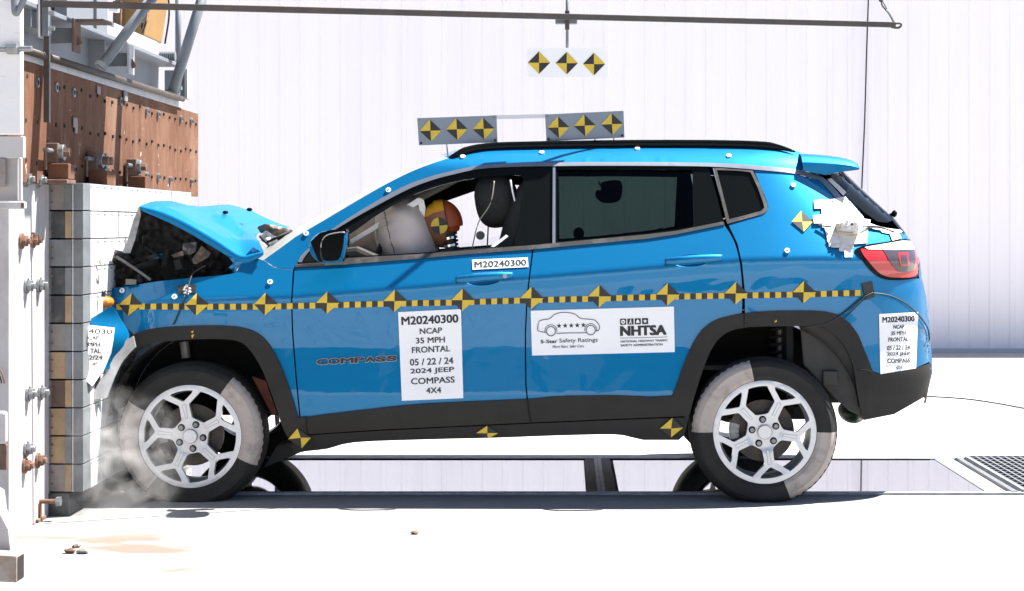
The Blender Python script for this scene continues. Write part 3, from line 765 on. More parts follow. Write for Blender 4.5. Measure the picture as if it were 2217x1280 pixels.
# ------------------------------------------------------------------ overhead bar with hanging post, rope and target board
OBL, OBR = P(92, 8, -0.62), P(1938, 54, 1.15)
ob = thing('overhead_bar', 'long dark steel bar hanging across the top in front of the white wall', 'bar', OBL.lerp(OBR, .5))
b = MB(); b.tube([OBL, OBR], 0.020, M['darkbar'], 4, sq=(.6, 1.0)); b.build('bar', ob, bevel=0.002)
b = MB(); e = OBR; b.tube(cr([e + Vector((-.01, 0, .006)), e + Vector((.025, 0, .008)), e + Vector((.032, 0, -.004)), e + Vector((.015, 0, -.016)), e + Vector((-.02, 0, -.012))], 5), 0.006, M['darkbar'], 8); b.build('end_hook', ob)
yo = OBL.y
hp = thing('hanging_post', 'square grey upright with a dark flat bar hanging before the rusty plate', 'post', P(100, 40, yo))
b = MB(); b.tube([P(100, -40, yo + .05), P(100, 79, yo + .05)], 0.026, M['pipegrey'], 4, sq=(1, .8)); b.box(P(88, 40, yo + .05), (0.008, 0.07, 0.17), M['whitesteel']); b.build('upright', hp, bevel=0.003)
b = MB(); b.box(P(101.5, 172, yo + .06), (0.026, 0.012, CAMZ - CAMZ + (265 - 78) * (D0 + yo) / F), M['darkbar']); b.box(P(107.5, 172, yo + .06), (0.003, 0.014, (265 - 78) * (D0 + yo) / F), M['steel']); b.build('flat_bar', hp)
for py in (28, 62):
    c = P(108, py, yo); b = MB(); b.cyl(c + Vector((-.005, 0, 0)), c + Vector((.02, 0, 0)), 0.010, M['steel'], 6); b.build('bolt', hp)
rp_ = MB()
rp_.tube(cr([OBR + Vector((.0, 0, .0)), P(1925, 30, 1.15), P(1918, 22, 1.15)], 4), 0.006, M['steel'], 6)
rp_.tube(cr([P(1918, 22, 1.15), P(1910, 12, 1.15), P(1907, -2, 1.15), P(1900, -40, 1.15)], 4), 0.004, M['darkbar'], 6)
rp_.tube(cr([P(1922, 27, 1.15), P(1917, 14, 1.15), P(1907, -2, 1.15)], 4), 0.003, M['darkbar'], 6)
rp_.ell(P(1907, 0, 1.15), (.012, .012, .012), M['darkbar'], 8, 6)
tag(rp_.build('rope_sling'), 'knotted rope with a clip holding up the right end of the overhead bar', 'rope')
tc = OBL.lerp(OBR, (1228 - 92) / (1938 - 92)); yt = tc.y - 0.03
ht = thing('hanging_target_board', 'white board with three black and yellow diamonds hanging from the overhead bar', 'target board', P(1228, 140, yt))
b = MB(); b.tube([P(1228, -40, yt), P(1228, 116, yt)], 0.0075, M['pipegrey'], 10); b.build('rod', ht)
b = MB(); b.box(P(1226, 44, yt + .03), (0.107, 0.05, 0.036), M['pipegrey']); b.box(P(1228, 44, yt), (0.022, 0.035, 0.092), M['darkbar']); b.cyl(P(1229, 40, yt - .035), P(1229, 40, yt), .009, M['steel'], 6); b.build('clamp', ht, bevel=0.003)
def rrect(x0, y0, x1, y1, r, n=4):
    out = []
    for cx, cy, a0 in ((x1 - r, y0 + r, -90), (x1 - r, y1 - r, 0), (x0 + r, y1 - r, 90), (x0 + r, y0 + r, 180)):
        for k in range(n + 1):
            a = R(a0 + 90 * k / n); out.append((cx + r * math.cos(a), cy + r * math.sin(a)))
    return out
b = MB(); b.prism([P(px, py, yt - .012) for px, py in rrect(1141, 104, 1316, 167, 6)], (0, 0.006, 0), M['paper']); b.build('board', ht)
def diamond_flat(mb, quad, y, yel_tl, th=0.0015):
    L, T, Rr, Bt, C = quad
    for tri, yl_ in (((L, T, C), yel_tl), ((T, Rr, C), not yel_tl), ((Rr, Bt, C), yel_tl), ((Bt, L, C), not yel_tl)):
        vs = [P(p[0], p[1], y) for p in tri]
        mb.add(vs, [(0, 1, 2)], M['yellow'] if yl_ else M['black'])
for cx, cy in ((1167, 136), (1227, 137), (1286, 139)):
    b = MB(); diamond_flat(b, ((cx - 24, cy), (cx, cy - 24.5), (cx + 24, cy), (cx, cy + 24.5), (cx, cy)), yt - 0.0145, False)
    b.build('target_marker', ht, fixn=False)
# ------------------------------------------------------------------ the car
car = thing('crashed_car', 'bright blue compact SUV with its nose crushed and hood buckled against the barrier', 'car', (-0.2, 0.91, 0))

# --- outlines in photo pixels, lying on the body side
farch_out = cr([(289, 724), (317, 714), (368, 708), (453, 705), (512, 708), (551, 719), (578, 741), (602, 780), (621, 827), (635, 870), (645, 905)], 3)
farch_in = cr([(290, 765), (317, 747), (375, 738), (453, 734), (512, 738), (539, 756), (563, 792), (578, 827), (594, 870), (610, 921), (622, 946)], 3)
rarch_out = cr([(1455, 857), (1464, 837), (1479, 793), (1500, 745), (1521, 714), (1547, 695), (1577, 685), (1611, 679), (1665, 674), (1759, 673), (1800, 677), (1830, 691), (1856, 721), (1871, 756), (1885, 790), (1890, 805)], 3)
rarch_in = cr([(1489, 914), (1504, 857), (1526, 790), (1545, 749), (1571, 722), (1609, 710), (1665, 707), (1766, 707), (1793, 715), (1819, 737), (1838, 767), (1849, 801), (1856, 850), (1868, 908)], 3)
chrome_top = [(645, 567), (650, 556), (660, 545), (672, 535)] + cr([(718, 496.5), (780, 456), (865, 408), (920, 386), (975, 371), (1058, 356), (1220, 351.5), (1380, 351), (1532, 352.5), (1619, 357), (1720, 366), (1765, 379), (1790, 390), (1829, 434)], 4)
chrome_bot = [(653, 568), (657, 560), (665, 549), (676, 537)] + cr([(726, 497), (787, 461), (875, 414), (925, 393.5), (980, 378), (1060, 363.5), (1220, 359.5), (1380, 359), (1532, 360.5), (1619, 366), (1718, 375.5), (1758, 386), (1780, 396), (1817, 438)], 4)
band_top = [(571, 563), (606, 538), (640, 513)] + cr([(700, 478), (786, 427), (845, 394), (901, 367), (972, 342), (1040, 324), (1170, 319), (1400, 316), (1540, 317), (1700, 324), (1735, 331)], 4)

def near(name, poly, m, holes=(), off=0.0, th=0.02, step=14, parent=car, mirror=True, label=None):
    b = MB(); panel(b, poly, m, holes, step, off, th)
    o = b.build(name, parent, fixn=False, label=label)
    if mirror: b.mirror(W).build(name, parent, fixn=False)
    return o

fend_front = [(229, 627), (222, 645), (230, 662), (252, 675), (266, 700), (289, 722)]
fender = [(229, 627)] + cr([(344, 609), (414, 602), (470, 597), (508, 591), (520, 573), (531, 563), (546, 558), (569, 564), (593, 579), (634, 585)], 3) + [(630, 650), (632, 720), (640, 820), (648, 904)] + farch_out[::-1] + fend_front[::-1][1:-1]
near('fender', fender, M['paint'], step=8)
f_door = [(638, 582)] + cr([(742, 573), (902, 560.5), (1032, 549), (1152, 540)], 3) + [(1146, 590), (1140, 640), (1136, 720), (1137, 830), (1140, 864)] + cr([(917, 875), (798, 887), (703, 898), (664, 903)], 3) + [(651, 905), (643, 820), (635, 720), (633, 650)]
r_door = [(1155.5, 540)] + cr([(1271, 529), (1402, 517), (1467, 506.5), (1567, 486)], 3) + cr([(1580, 505), (1592, 530), (1602, 572), (1607, 630), (1606, 678)], 3) + [(1577, 685), (1547, 695), (1521, 714), (1500, 745), (1479, 793), (1464, 837), (1455, 857)] + cr([(1405, 859), (1328, 856), (1209, 859), (1143, 864)], 3) + [(1140, 830), (1139, 720), (1143, 640), (1149, 590)]
def ell2(cx, cy, rx, ry, n=20): return [(cx + rx * math.cos(2 * math.pi * i / n), cy + ry * math.sin(2 * math.pi * i / n) - .06 * rx * math.cos(2 * math.pi * i / n)) for i in range(n)]
cup_f, cup_r = (1046, 605, 40, 14), (1496, 565, 40, 14)
fd = near('front_door', f_door, M['paint'], holes=[ell2(*cup_f)], step=7)
rd = near('rear_door', r_door, M['paint'], holes=[ell2(*cup_r)], step=7)
quarter = [(1577.5, 487)] + [(1650, 465), (1660, 458), (1663, 448), (1658, 430), (1632, 368)] + cr([(1718, 376.5), (1758, 387), (1780, 397), (1826, 442)], 3) + [(1866, 476), (1905, 494), (1945, 500), (1976, 514), (1955, 518), (1880, 529), (1850, 541), (1862, 557), (1885, 586), (1910, 603), (1940, 607), (1990, 603), (1999, 620), (2006, 640), (2013, 700), (2020, 780), (1984, 796), (1905, 809), (1891, 804)] + rarch_out[::-1][1:27] + [(1613, 678), (1612.5, 630), (1607, 572), (1597, 528)]
quarter_clean = quarter
near('quarter_panel', quarter, M['paint'], step=8)
near('roof_pillar_rail', band_top + [(1738, 366.5)] + [p for p in chrome_top if p[0] < 1736][::-1] + [(643, 576), (634, 584), (593, 578)], M['paint'], step=10)
trim = near('window_trim', chrome_top + chrome_bot[::-1], M['satin'], off=0.006, step=8)
# gloss black frames
op_f = [(752, 557)] + [(754, 540), (757, 508)] + cr([(810, 470), (870, 434), (925, 411), (980, 395), (1060, 382), (1118, 380), (1131, 384), (1133, 396)], 3) + [(1126, 460), (1114, 534), (1032, 541), (912, 549)]
i0 = [p for p in chrome_bot if 676 < p[0] < 1195]
frame_f = [(653, 568), (657, 560), (665, 549), (676, 537)] + i0 + [(1197, 360), (1197, 525), (1153, 530)] + [(1032, 539), (912, 550), (745, 560), (742, 566), (648, 574)]
op_f_in = [(p[0], p[1]) for p in op_f]
near('door_frame', [(653, 568), (657, 560), (665, 549), (676, 537)] + i0 + [(1197, 360), (1197, 526), (1152, 533), (1113, 537), (1032, 543), (912, 552), (748, 562), (742, 567), (648, 573)], M['gloss'], holes=[[(754, 556), (757, 508)] + op_f[3:-3] + [(1114, 532), (1032, 538), (912, 547)]], off=-0.006, parent=car, step=10)
hole_r = [(1207, 368), (1350, 367), (1500, 368.5), (1502, 490), (1467, 497), (1402, 505), (1300, 515.5), (1207, 523)]
near('door_frame', [(1202, 360)] + [p for p in chrome_bot if 1203 < p[0] < 1531] + [(1533, 361), (1551, 420), (1567, 480), (1467, 501), (1402, 509), (1300, 519), (1202, 528)], M['gloss'], holes=[hole_r], off=-0.004, step=10)
near('trim_post', [(1197, 360), (1202.5, 360), (1202.5, 527), (1196, 527)], M['satin'], off=0.003)
near('trim_post', [(1543, 363), (1547, 363), (1577, 476), (1573, 477)], M['satin'], off=0.003)
qf = [(1546, 362)] + [(1600, 365), (1630, 369)] + cr([(1645, 400), (1657, 431), (1662, 449), (1659, 458), (1650, 464)], 2) + [(1575, 485), (1572, 476)]
qh = [(1552, 368), (1600, 370), (1625, 373), (1640, 405), (1651, 435), (1655, 449), (1648, 457), (1579, 475)]
near('quarter_window', qf, M['belt'], holes=[qh], off=0.004, step=9)
near('quarter_glass', qh, M['gloss'], off=-0.004, th=0.0)
near('rear_door_glass', hole_r, M['tint'], off=-0.016, th=0.0)
near('belt_trim', [(640, 572)] + [(742, 566), (752, 559), (912, 550), (1032, 540), (1153, 531), (1300, 517), (1402, 507.5), (1467, 499.5), (1566, 479.5), (1569, 486), (1467, 507), (1402, 517), (1271, 529), (1153, 540), (1032, 548.5), (902, 560.5), (742, 573), (639, 579)], M['belt'], off=0.006, step=9)
near('rear_glass', [(1797, 377), (1823, 372), (1873, 416), (1933, 477), (1920, 482), (1900, 480), (1870, 459), (1838, 424)], M['gloss'], off=-0.002, th=0.0, step=9)
# broken strip of door glass above the belt
b = MB(); panel(b, [(912, 547), (1000, 528), (1100, 506), (1112, 504), (1108, 533), (1032, 540)], M['clear'], step=10, off=-0.03, th=0.0); b.build('broken_glass', car, fixn=False)
b = MB(); q = [(1062, 534), (1096, 508), (1101, 512), (1070, 535)]
quadpoly(b, q, [(0, 0), (1, 0), (1, 1), (0, 1)], M['tape'], lambda a, c: S(a, c, -0.028)); b.build('glass_label', car, fixn=False)

# cladding
ca = near('wheel_arch_cladding', farch_out + [(662, 903), (664, 940), (640, 950)] + farch_in[::-1] + [(289, 742)], M['clad'], off=0.014, th=0.05, step=11)
near('wheel_arch_cladding', rarch_out + [(1868, 812), (1871, 909)] + rarch_in[::-1], M['clad'], off=0.014, th=0.06, step=11)
near('sill_cladding', [(664, 903.5)] + cr([(703, 898), (798, 887), (917, 875), (1143, 864.5), (1209, 858.5), (1328, 856), (1405, 860), (1455, 857)], 3) + [(1490, 860), (1489, 901), (1298, 908.5), (1148, 915), (828, 930), (665, 940.5)], M['clad'], off=0.010, th=0.03)
near('sill', [(660, 943), (828, 932.5), (1148, 917.5), (1298, 911), (1487, 904), (1487, 925), (1480, 944), (1470, 953), (1393, 953)] + cr([(1366, 947), (1328, 941), (1200, 943.5), (1080, 948), (917, 952), (768, 958), (709, 972), (659, 978), (640, 984)], 3) + [(630, 965)], M['sill'], off=-0.004, th=0.12, step=12)
near('rear_bumper', [(1866, 812), (1891, 805.5), (1905, 810.5), (1984, 797.5), (2022, 784), (2024, 810), (2006, 857), (1966, 880), (1936, 897), (1871, 910)], M['clad'], off=0.004, th=0.05, step=10)
# seams of the sill and arch
for pts in ([(663, 903), (663, 922), (665, 940)], [(1142, 866), (1145, 890), (1149, 916)], [(1611, 679), (1611, 708)], [(1889, 806), (1873, 801), (1858, 801)]):
    b = MB(); b.tube([S(px, py, .0145) for px, py in pts], 0.0028, M['dark'], 5); b.build('cladding_seam', car)

# inner dark shell, wheel houses, cabin
inner = MB()
panel(inner, [(520, 600), (640, 588), (1152, 545), (1567, 492), (1660, 470), (1850, 548), (1905, 620), (1905, 690), (1860, 670), (1665, 655), (1570, 665), (1510, 700), (1470, 780), (1450, 850), (1470, 935), (1300, 935), (917, 940), (690, 955), (660, 900), (625, 790), (570, 705), (520, 690)], M['dark'], step=22, off=-0.035, th=0.0)
inner.build('inner_shell', car, fixn=False); inner.mirror(W).build('inner_shell', car, fixn=False)
def wheelhouse(cx, cz, r, x_ext=0):
    b = MB(); rows = []
    for i in range(25):
        a = R(5 + 170 * i / 24)
        p = Vector((cx + math.cos(a) * r * 1.02, 0, cz + math.sin(a) * r))
        rows.append([p + Vector((0, yy, 0)) for yy in (0.07, 0.25, 0.50)])
    b.grid(rows, M['dark'])
    n = 24; ring = [Vector((cx + math.cos(R(5 + 170 * i / n)) * r * 1.02, 0.52, cz + math.sin(R(5 + 170 * i / n)) * r)) for i in range(n + 1)]
    b.add([Vector((cx, 0.52, cz))] + ring, [(0, i + 1, i + 2) for i in range(n)], M['dark'])
    o = b.build('wheel_house', car); b.mirror(W).build('wheel_house', car)
RC = P(1657, 937, 0.0); FC = P(408, 947, 0.02)
wheelhouse(RC.x, RC.z + 0.07, 0.44); wheelhouse(FC.x + 0.05, FC.z + 0.05, 0.43)
b = MB()
b.box((-0.05, W / 2, 0.40), (2.5, W - .34, 0.06), M['sill']); b.box((1.15, W / 2, 0.52), (0.5, 0.72, 0.22), M['sill']); b.box((1.49, W / 2, .50), (.40, 1.30, .05), M['sill']); b.box((-1.55, W / 2, 0.50), (0.9, 0.74, 0.30), M['sill'])
b.cyl((-1.6, 0.35, 0.33), (-1.6, W - .35, 0.33), 0.03, M['sill'], 10)
b.cyl((RC.x, 0.3, 0.34), (RC.x, W - .3, 0.34), 0.045, M['sill'], 10)
b.prism([P(571, 1013, .25), P(600, 965, .25), P(665, 950, .25), P(690, 962, .25), P(655, 978, .25)], (0, 0.2, 0), M['sill'])
b.build('underbody', car)
b = MB(); b.ell(P(1843, 892, 0.9), (0.062, 0.22, 0.055), mat('green_black_muffler', (0.012, 0.035, 0.018), 0.5)); b.build('muffler', car)
# firewall, floor, roof lining of the cabin
b = MB()
b.box((-1.05, W / 2, 0.80), (0.03, W - .4, 0.62), M['cabin']); b.box((1.05, W / 2, 0.75), (0.03, W - .3, 0.7), M['dark'])
b.box((0.0, W / 2, 0.62), (2.1, W - .2, 0.02), M['dark'])
b.build('cabin_floor', car)
b = MB(); b.prism([Vector((-1.22, .14, 1.03)), Vector((-1.18, .14, 1.17)), Vector((-1.0, .14, 1.19)), Vector((-.84, .14, 1.12)), Vector((-.80, .14, .9)), Vector((-1.1, .14, .85))], (0, W - .28, 0), M['cabin']); b.build('dashboard', car, bevel=0.02)

# roof
top = [S(px, py) for px, py in band_top if px > 955]
topm = [Vector((p.x, W - p.y, p.z)) for p in top]
rows = []
for a, c in zip(top, topm):
    rows.append([a.lerp(c, s) + Vector((-0.07 * math.sin(math.pi * s) if a.x < -.5 else 0, 0, 0.035 * math.sin(math.pi * s))) for s in [i / 12 for i in range(13)]])
b = MB(); b.grid(rows, M['paint']); b.build('roof', car)
lin = MB(); lin.grid([[p + Vector((0, 0, -0.05)) for p in r[1:-1]] for r in rows], M['cabin']); lin.build('headliner', car)
# roof rails
rail = cr([(972, 342), (992, 332.5), (1018, 324), (1050, 318.5), (1100, 315.5), (1250, 312.5), (1400, 311), (1550, 311.5), (1640, 314), (1685, 319), (1722, 329)], 4)
b = MB(); pth = [P(px, py, S(px, min(py + 9, 345), 0).y + 0.012) for px, py in rail]
n = len(pth)
b.tube(pth, [0.004 + 0.0155 * min(1, min(i, n - 1 - i) / 6) for i in range(n)], M['gloss'], 10, sq=(0.8, 1.0)); b.build('roof_rail', car); b.mirror(W).build('roof_rail', car)
# windshield
base = [P(578, 560, .30), P(606, 538, 0.25)]
edge = [S(px, py, -0.008) for px, py in band_top if px < 985]
b = MB(); b.prism([(-.57, .36, 1.548), (-.57, W - .36, 1.548), (-.86, W - .285, 1.40), (-.86, .285, 1.40)], (0, 0, -.012), M['cabin']); b.build('sun_blocker', car, bevel=.004)  # sheet added under the glass to keep sun off the driver airbag
rows = []
for a in edge:
    c = Vector((a.x, W - a.y, a.z))
    t = (a.z - edge[0].z) / (edge[-1].z - edge[0].z)
    bow = 0.155 * (1 - t * 0.55)
    rows.append([a.lerp(c, s) + Vector((-bow * (1 - abs(2 * s - 1) ** 2.2), 0, 0.012 * math.sin(math.pi * s))) for s in [i / 16 for i in range(17)]])
b = MB(); b.grid(rows, M['windshield']); b.build('windshield', car)
# spoiler
sp = cr([(1737, 333), (1780, 336), (1825, 342), (1850, 349), (1860, 357), (1859, 362), (1846, 366)], 3) + [(1815, 372), (1790, 381), (1768, 377), (1740, 367)]
b = MB(); rows = []
pts = [P(px, py, 0.285) for px, py in sp]; pts.append(pts[0])
sc0 = P(1800, 374, 0.285)
for p in pts:
    row = []
    for s, k in [(0, .55), (.012, .75), (.035, .90), (.08, 1), (.3, 1), (.5, 1), (.7, 1), (.92, 1), (.965, .90), (.988, .75), (1, .55)]:
        q = p.lerp(Vector((p.x, W - p.y, p.z)), s); q.z = sc0.z + (q.z - sc0.z) * k
        row.append(q + Vector((0.05 * math.sin(math.pi * s) * (1 if p.x > 1.15 else 0), 0, 0.02 * math.sin(math.pi * s))))
    rows.append(row)
b.grid(rows, M['paint']); b.add([r[0] for r in rows[:-1]], [tuple(range(len(rows) - 1))], M['paint']); b.add([r[-1] for r in rows[:-1]], [tuple(range(len(rows) - 1))], M['paint'])
b.build('spoiler', car)
# tail gate: joins the two rear corners
rows = []; rows_g = []
zs = [0.585, 0.61, 0.636, 0.75, 0.85, 0.95, 1.04, 1.12, 1.2, 1.25]
def tailrow(z):
    x = 0.85 + 0.966 * (interp(XEND, z) - 0.85); y = side_y(x, z) + .003; a = Vector((x, y, z)); c = Vector((x, W - y, z))
    return [a.lerp(c, s) + Vector((0.075 * math.sin(math.pi * s) ** .6, 0, 0)) for s in [0, .02, .05] + [i / 10 for i in range(1, 10)] + [.95, .98, 1]]
b = MB(); b.grid([tailrow(z) for z in zs], M['paint']); b.grid([tailrow(z) for z in (0.43, 0.5, 0.585)], M['clad']); b.build('tailgate', car)
b = MB(); b.grid([tailrow(z) for z in (1.25, 1.32, 1.4, 1.48, 1.56)], M['gloss']); b.build('rear_window', car)
b = MB(); c = P(1936, 463, 0.55); b.ell(c, (.014, .03, .018), M['gloss'], 10, 8); b.cyl(c + Vector((-.06, .02, -.02)), c, .008, M['gloss'], 8); b.build('wiper_pivot', car)

# tail lamp
lamp = cr([(1851, 541), (1880, 530), (1955, 518.5), (1984, 521), (1991, 545), (1990, 582), (1984, 602), (1940, 607), (1910, 603), (1885, 586), (1862, 557)], 3, True)
tl = near('tail_light', lamp, M['gloss'], off=0.006, step=8)
def lens(name, poly, m, off):
    b = MB(); panel(b, poly, m, (), 7, off, 0.004); b.build(name, tl, fixn=False)
lens('red_lens', cr([(1864, 542), (1888, 540), (1985, 541), (1988, 575), (1982, 598), (1940, 601), (1914, 597), (1893, 581)], 3, True), M['redlens'], 0.010)
lens('clear_lens', [(1912, 541), (1980, 541), (1983, 565), (1978, 585), (1962, 590), (1945, 588), (1932, 575)], M['clearlens'], 0.014)
lens('inner_lens', [(1944, 548), (1966, 546), (1970, 576), (1950, 577)], M['redlens'], 0.017)
lens('inner_lens', [(1950, 552), (1963, 551), (1966, 572), (1954, 573)], M['clearlens'], 0.019)
b = MB(); panel(b, [(1872, 535), (1955, 521), (1982, 523), (1985, 540), (1935, 541), (1880, 540)], M['tape'], (), 7, 0.014, 0.002); b.build('tape_patch', car, fixn=False)

# door handles
def handle(p0, p1, p2, parent, cup):
    b = MB(); a = S(*p0, 0.014); c = S(*p1, 0.042); d = S(*p2, 0.016)
    path = [Vector(v) for v in cr([tuple(a), tuple(a.lerp(c, .5) + Vector((0, -.012, 0))), tuple(c), tuple(c.lerp(d, .6) + Vector((0, -.006, 0))), tuple(d)], 4)]
    n = len(path); b.tube(path, [0.010 + 0.011 * math.sin(math.pi * min(1, (i + 1.5) / (n + 1))) ** .5 for i in range(n)], M['paint'], 12, sq=(.8, 1))
    o = b.build('handle', parent)
    b = MB(); rows = []
    for k in range(7):
        q = ell2(cup[0], cup[1], cup[2] * math.cos(math.pi / 2 * k / 6.3), cup[3] * math.cos(math.pi / 2 * k / 6.3)); q.append(q[0])
        rows.append([S(px, py, -.030 * math.sin(math.pi / 2 * k / 6)) for px, py in q])
    b.grid(rows, M['paint']); b.build('handle_cup', parent)
    return o
hf = handle((988, 606), (1050, 600), (1110, 596), fd, cup_f); handle((1441, 567), (1500, 562), (1563, 558), rd, cup_r)
b = MB(); c = S(1093, 598, 0.045); b.cyl(c, c + Vector((0, -.006, 0)), .010, M['silver2'], 14); b.build('lock', fd)

# mirror
mo = cr([(671, 524), (690, 505), (716, 499), (748, 497), (753, 505), (751, 535), (742, 564), (730, 569), (694, 569), (676, 556), (670, 540)], 3, True)
b = MB(); c0 = P(712, 534, -0.10)
rings = []
for yy, k in ((-0.15, .86), (-0.165, .70), ):
    pass
layers = [(-0.165, .80), (-0.15, .92), (-0.11, 1.0), (-0.05, .96), (-0.015, .80)]
vs = []; nn = len(mo)
for yy, k in layers:
    for px, py in mo: vs.append(P(712 + (px - 712) * k, 534 + (py - 534) * k, yy))
fs = [(i * nn + j, i * nn + (j + 1) % nn, (i + 1) * nn + (j + 1) % nn, (i + 1) * nn + j) for i in range(len(layers) - 1) for j in range(nn)]
b.add(vs, fs, M['paint'], True); b.add(vs[:nn], [tuple(range(nn))], M['seal']); b.add(vs[-nn:], [tuple(range(nn))], M['seal'])
mir = b.build('mirror', car)
b = MB(); mg = cr([(700, 516), (714, 507), (744, 503), (745, 512), (741, 540), (735, 560), (722, 565), (702, 564), (696, 550), (695, 530)], 3, True)
b.prism([P(px, py, -0.168) for px, py in mg], (0, 0.02, 0), M['gloss']); b.build('mirror_glass', mir)
b = MB(); mm = [P(px, py, -0.172) for px, py in mg]; b.tube(mm[-4:] + mm[:8], 0.003, M['silver2'], 6); b.build('mirror_rim', mir)
b = MB(); b.prism([P(672, 524, -.166), P(693, 504, -.166), P(716, 498, -.166), P(749, 496, -.166), P(750, 502, -.166), P(716, 505, -.166), P(697, 517, -.166), P(692, 548, -.166), P(697, 569, -.166), P(690, 566, -.166), P(680, 543, -.166)], (0, .1, 0), M['gloss']); b.build('mirror_cover', mir)
b = MB(); b.prism([P(655, 566, -.01), P(676, 541, -.01), P(752, 500, .06), P(756, 506, .06), P(745, 566, .02)], (0, .03, 0), M['gloss']); b.build('mirror_mount', car)
b = MB(); b.prism([P(640, 573, -.02), P(700, 571, -.06), P(700, 575, -.06), P(640, 579, -.02)], (0, .06, 0), M['belt']); b.build('mirror_arm', car)

# --- wheels
def wheel(cx, cz, cy, spoke0, chalk, far=False, flat=0.0, rad=0.345):
    h = Vector((cx, cy, cz))
    rr = 0.241
    def loc(x, y, z): return Vector((cx + x, cy + (y if not far else -y), cz + z))
    b = MB()
    # barrel and back
    n = 48
    for (r0, y0, r1, y1) in ((0.228, 0.015, 0.205, 0.075), (0.205, 0.075, 0.215, 0.20)):
        vs = [loc(r0 * math.cos(2 * math.pi * i / n), y0, r0 * math.sin(2 * math.pi * i / n)) for i in range(n)] + [loc(r1 * math.cos(2 * math.pi * i / n), y1, r1 * math.sin(2 * math.pi * i / n)) for i in range(n)]
        b.add(vs, [(i, (i + 1) % n, n + (i + 1) % n, n + i) for i in range(n)], M['silver2'], True)
    b.cyl(loc(0, .06, 0), loc(0, .14, 0), 0.06, M['disc'], 20)
    wh = b.build('wheel', car)
    # tyre
    prof = [(0.232, 0.018), (0.243, 0.005), (0.256, -0.003), (0.260, -0.007), (0.264, -0.0055), (0.285, -0.009), (0.303, -0.0075), (0.306, -0.0105), (0.310, -0.0055), (0.318, 0.0), (0.327, 0.010), (0.335, 0.022), (0.3405, 0.037), (0.343, 0.052)] + [(0.345, y) for y in (0.054, 0.070, 0.0701, 0.078, 0.0781, 0.105, 0.1051, 0.113, 0.1131, 0.14, 0.1401, 0.148, 0.1481, 0.165)] + [(0.341, 0.18), (0.331, 0.197), (0.305, 0.212), (0.26, 0.212), (0.235, 0.20)]
    N = 120; b = MB(); vs = []
    for i in range(N):
        a = 2 * math.pi * i / N
        for k, (r, y) in enumerate(prof):
            if k in (16, 17, 20, 21, 24, 25): r = 0.337
            r = r * rad / 0.345
            if r > 0.334 and k in (11, 12, 13) and i % 2: r -= 0.005
            x, z = r * math.cos(a), r * math.sin(a)
            zmin = -cz + 0.003
            pen = max(0, zmin + 0.05 - z) if flat else 0
            if z < zmin: y = y - flat * (zmin - z) * (1 if k < 12 else 0); z = zmin
            if flat and z < zmin + 0.05 and k < 12 and r > .25: y -= flat * 0.25 * (zmin + 0.05 - z)
            vs.append(loc(x, y, z))
    K = len(prof)
    mi_r, mi_c = [], []
    for i in range(N):
        a = (math.degrees(2 * math.pi * (i + .5) / N)) % 360
        ch = any((s <= a <= e) or (s <= a - 360 <= e) for s, e in chalk)
        for k in range(K - 1):
            f = (i * K + k, ((i + 1) % N) * K + k, ((i + 1) % N) * K + k + 1, i * K + k + 1)
            (mi_c if ch and 1 <= k < 12 else mi_r).append(f)
    b.add(vs, mi_r, M['rubber'], True)
    if mi_c:
        k0 = b.mslot(M['chalk'])
        for f in mi_c: b.f.append(f); b.mi.append(k0); b.sm.append(True)
    # raised ribs on the sidewall
    for r in (0.262, 0.310):
        pass
    ty = b.build('tyre', wh)
    # rim face
    def pol(r, a): return (r * rr / 0.241 * math.cos(R(a)), r * rr / 0.241 * math.sin(R(a)))
    outer = [pol(rr, 3 * i) for i in range(120)]
    holes = []
    for s in range(5):
        a0 = spoke0 + 72 * s
        hs = [pol(.216, a0 + t) for t in (-14.6, -9, -3, 3, 9, 14.6)] + [pol(.203, a0 + 13.4), pol(.170, a0 + 2.6), pol(.166, a0), pol(.170, a0 - 2.6), pol(.203, a0 - 13.4)]
        holes.append(hs)
        am = a0 + 36
        holes.append([pol(.216, am + t) for t in (-11.8, -6, 0, 6, 11.8)] + [pol(.203, am + 13.8), pol(.154, am + 26.2), pol(.145, am + 27), pol(.090, am + 20), pol(.083, am + 13), pol(.081, am), pol(.083, am - 13), pol(.090, am - 20), pol(.145, am - 27), pol(.154, am - 26.2), pol(.203, am - 13.8)])
    v2, fs = cdt(outer, holes, 0.016)
    def dish(x, z):
        r = math.hypot(x, z)
        return 0.012 - 0.010 * max(0, (r - .1) / .14) ** 2 + (0.010 if r < .085 else 0) + (0.006 if r > .232 else 0)
    b = MB(); v3 = [loc(x, dish(x, z), z) for x, z in v2]
    b.add(v3, fs, M['silver'], True)
    cnt = {}
    for f in fs:
        for i in range(len(f)):
            k = tuple(sorted((f[i], f[(i + 1) % len(f)]))); cnt[k] = cnt.get(k, 0) + 1
    ctr = {}
    for (p, q), c_ in cnt.items():
        if c_ == 1:
            A, B = v3[p], v3[q]; d = Vector((0, (0.028 if not far else -0.028), 0))
            b.add([A, B, B + d, A + d], [(0, 1, 2, 3)], M['silver'], False)
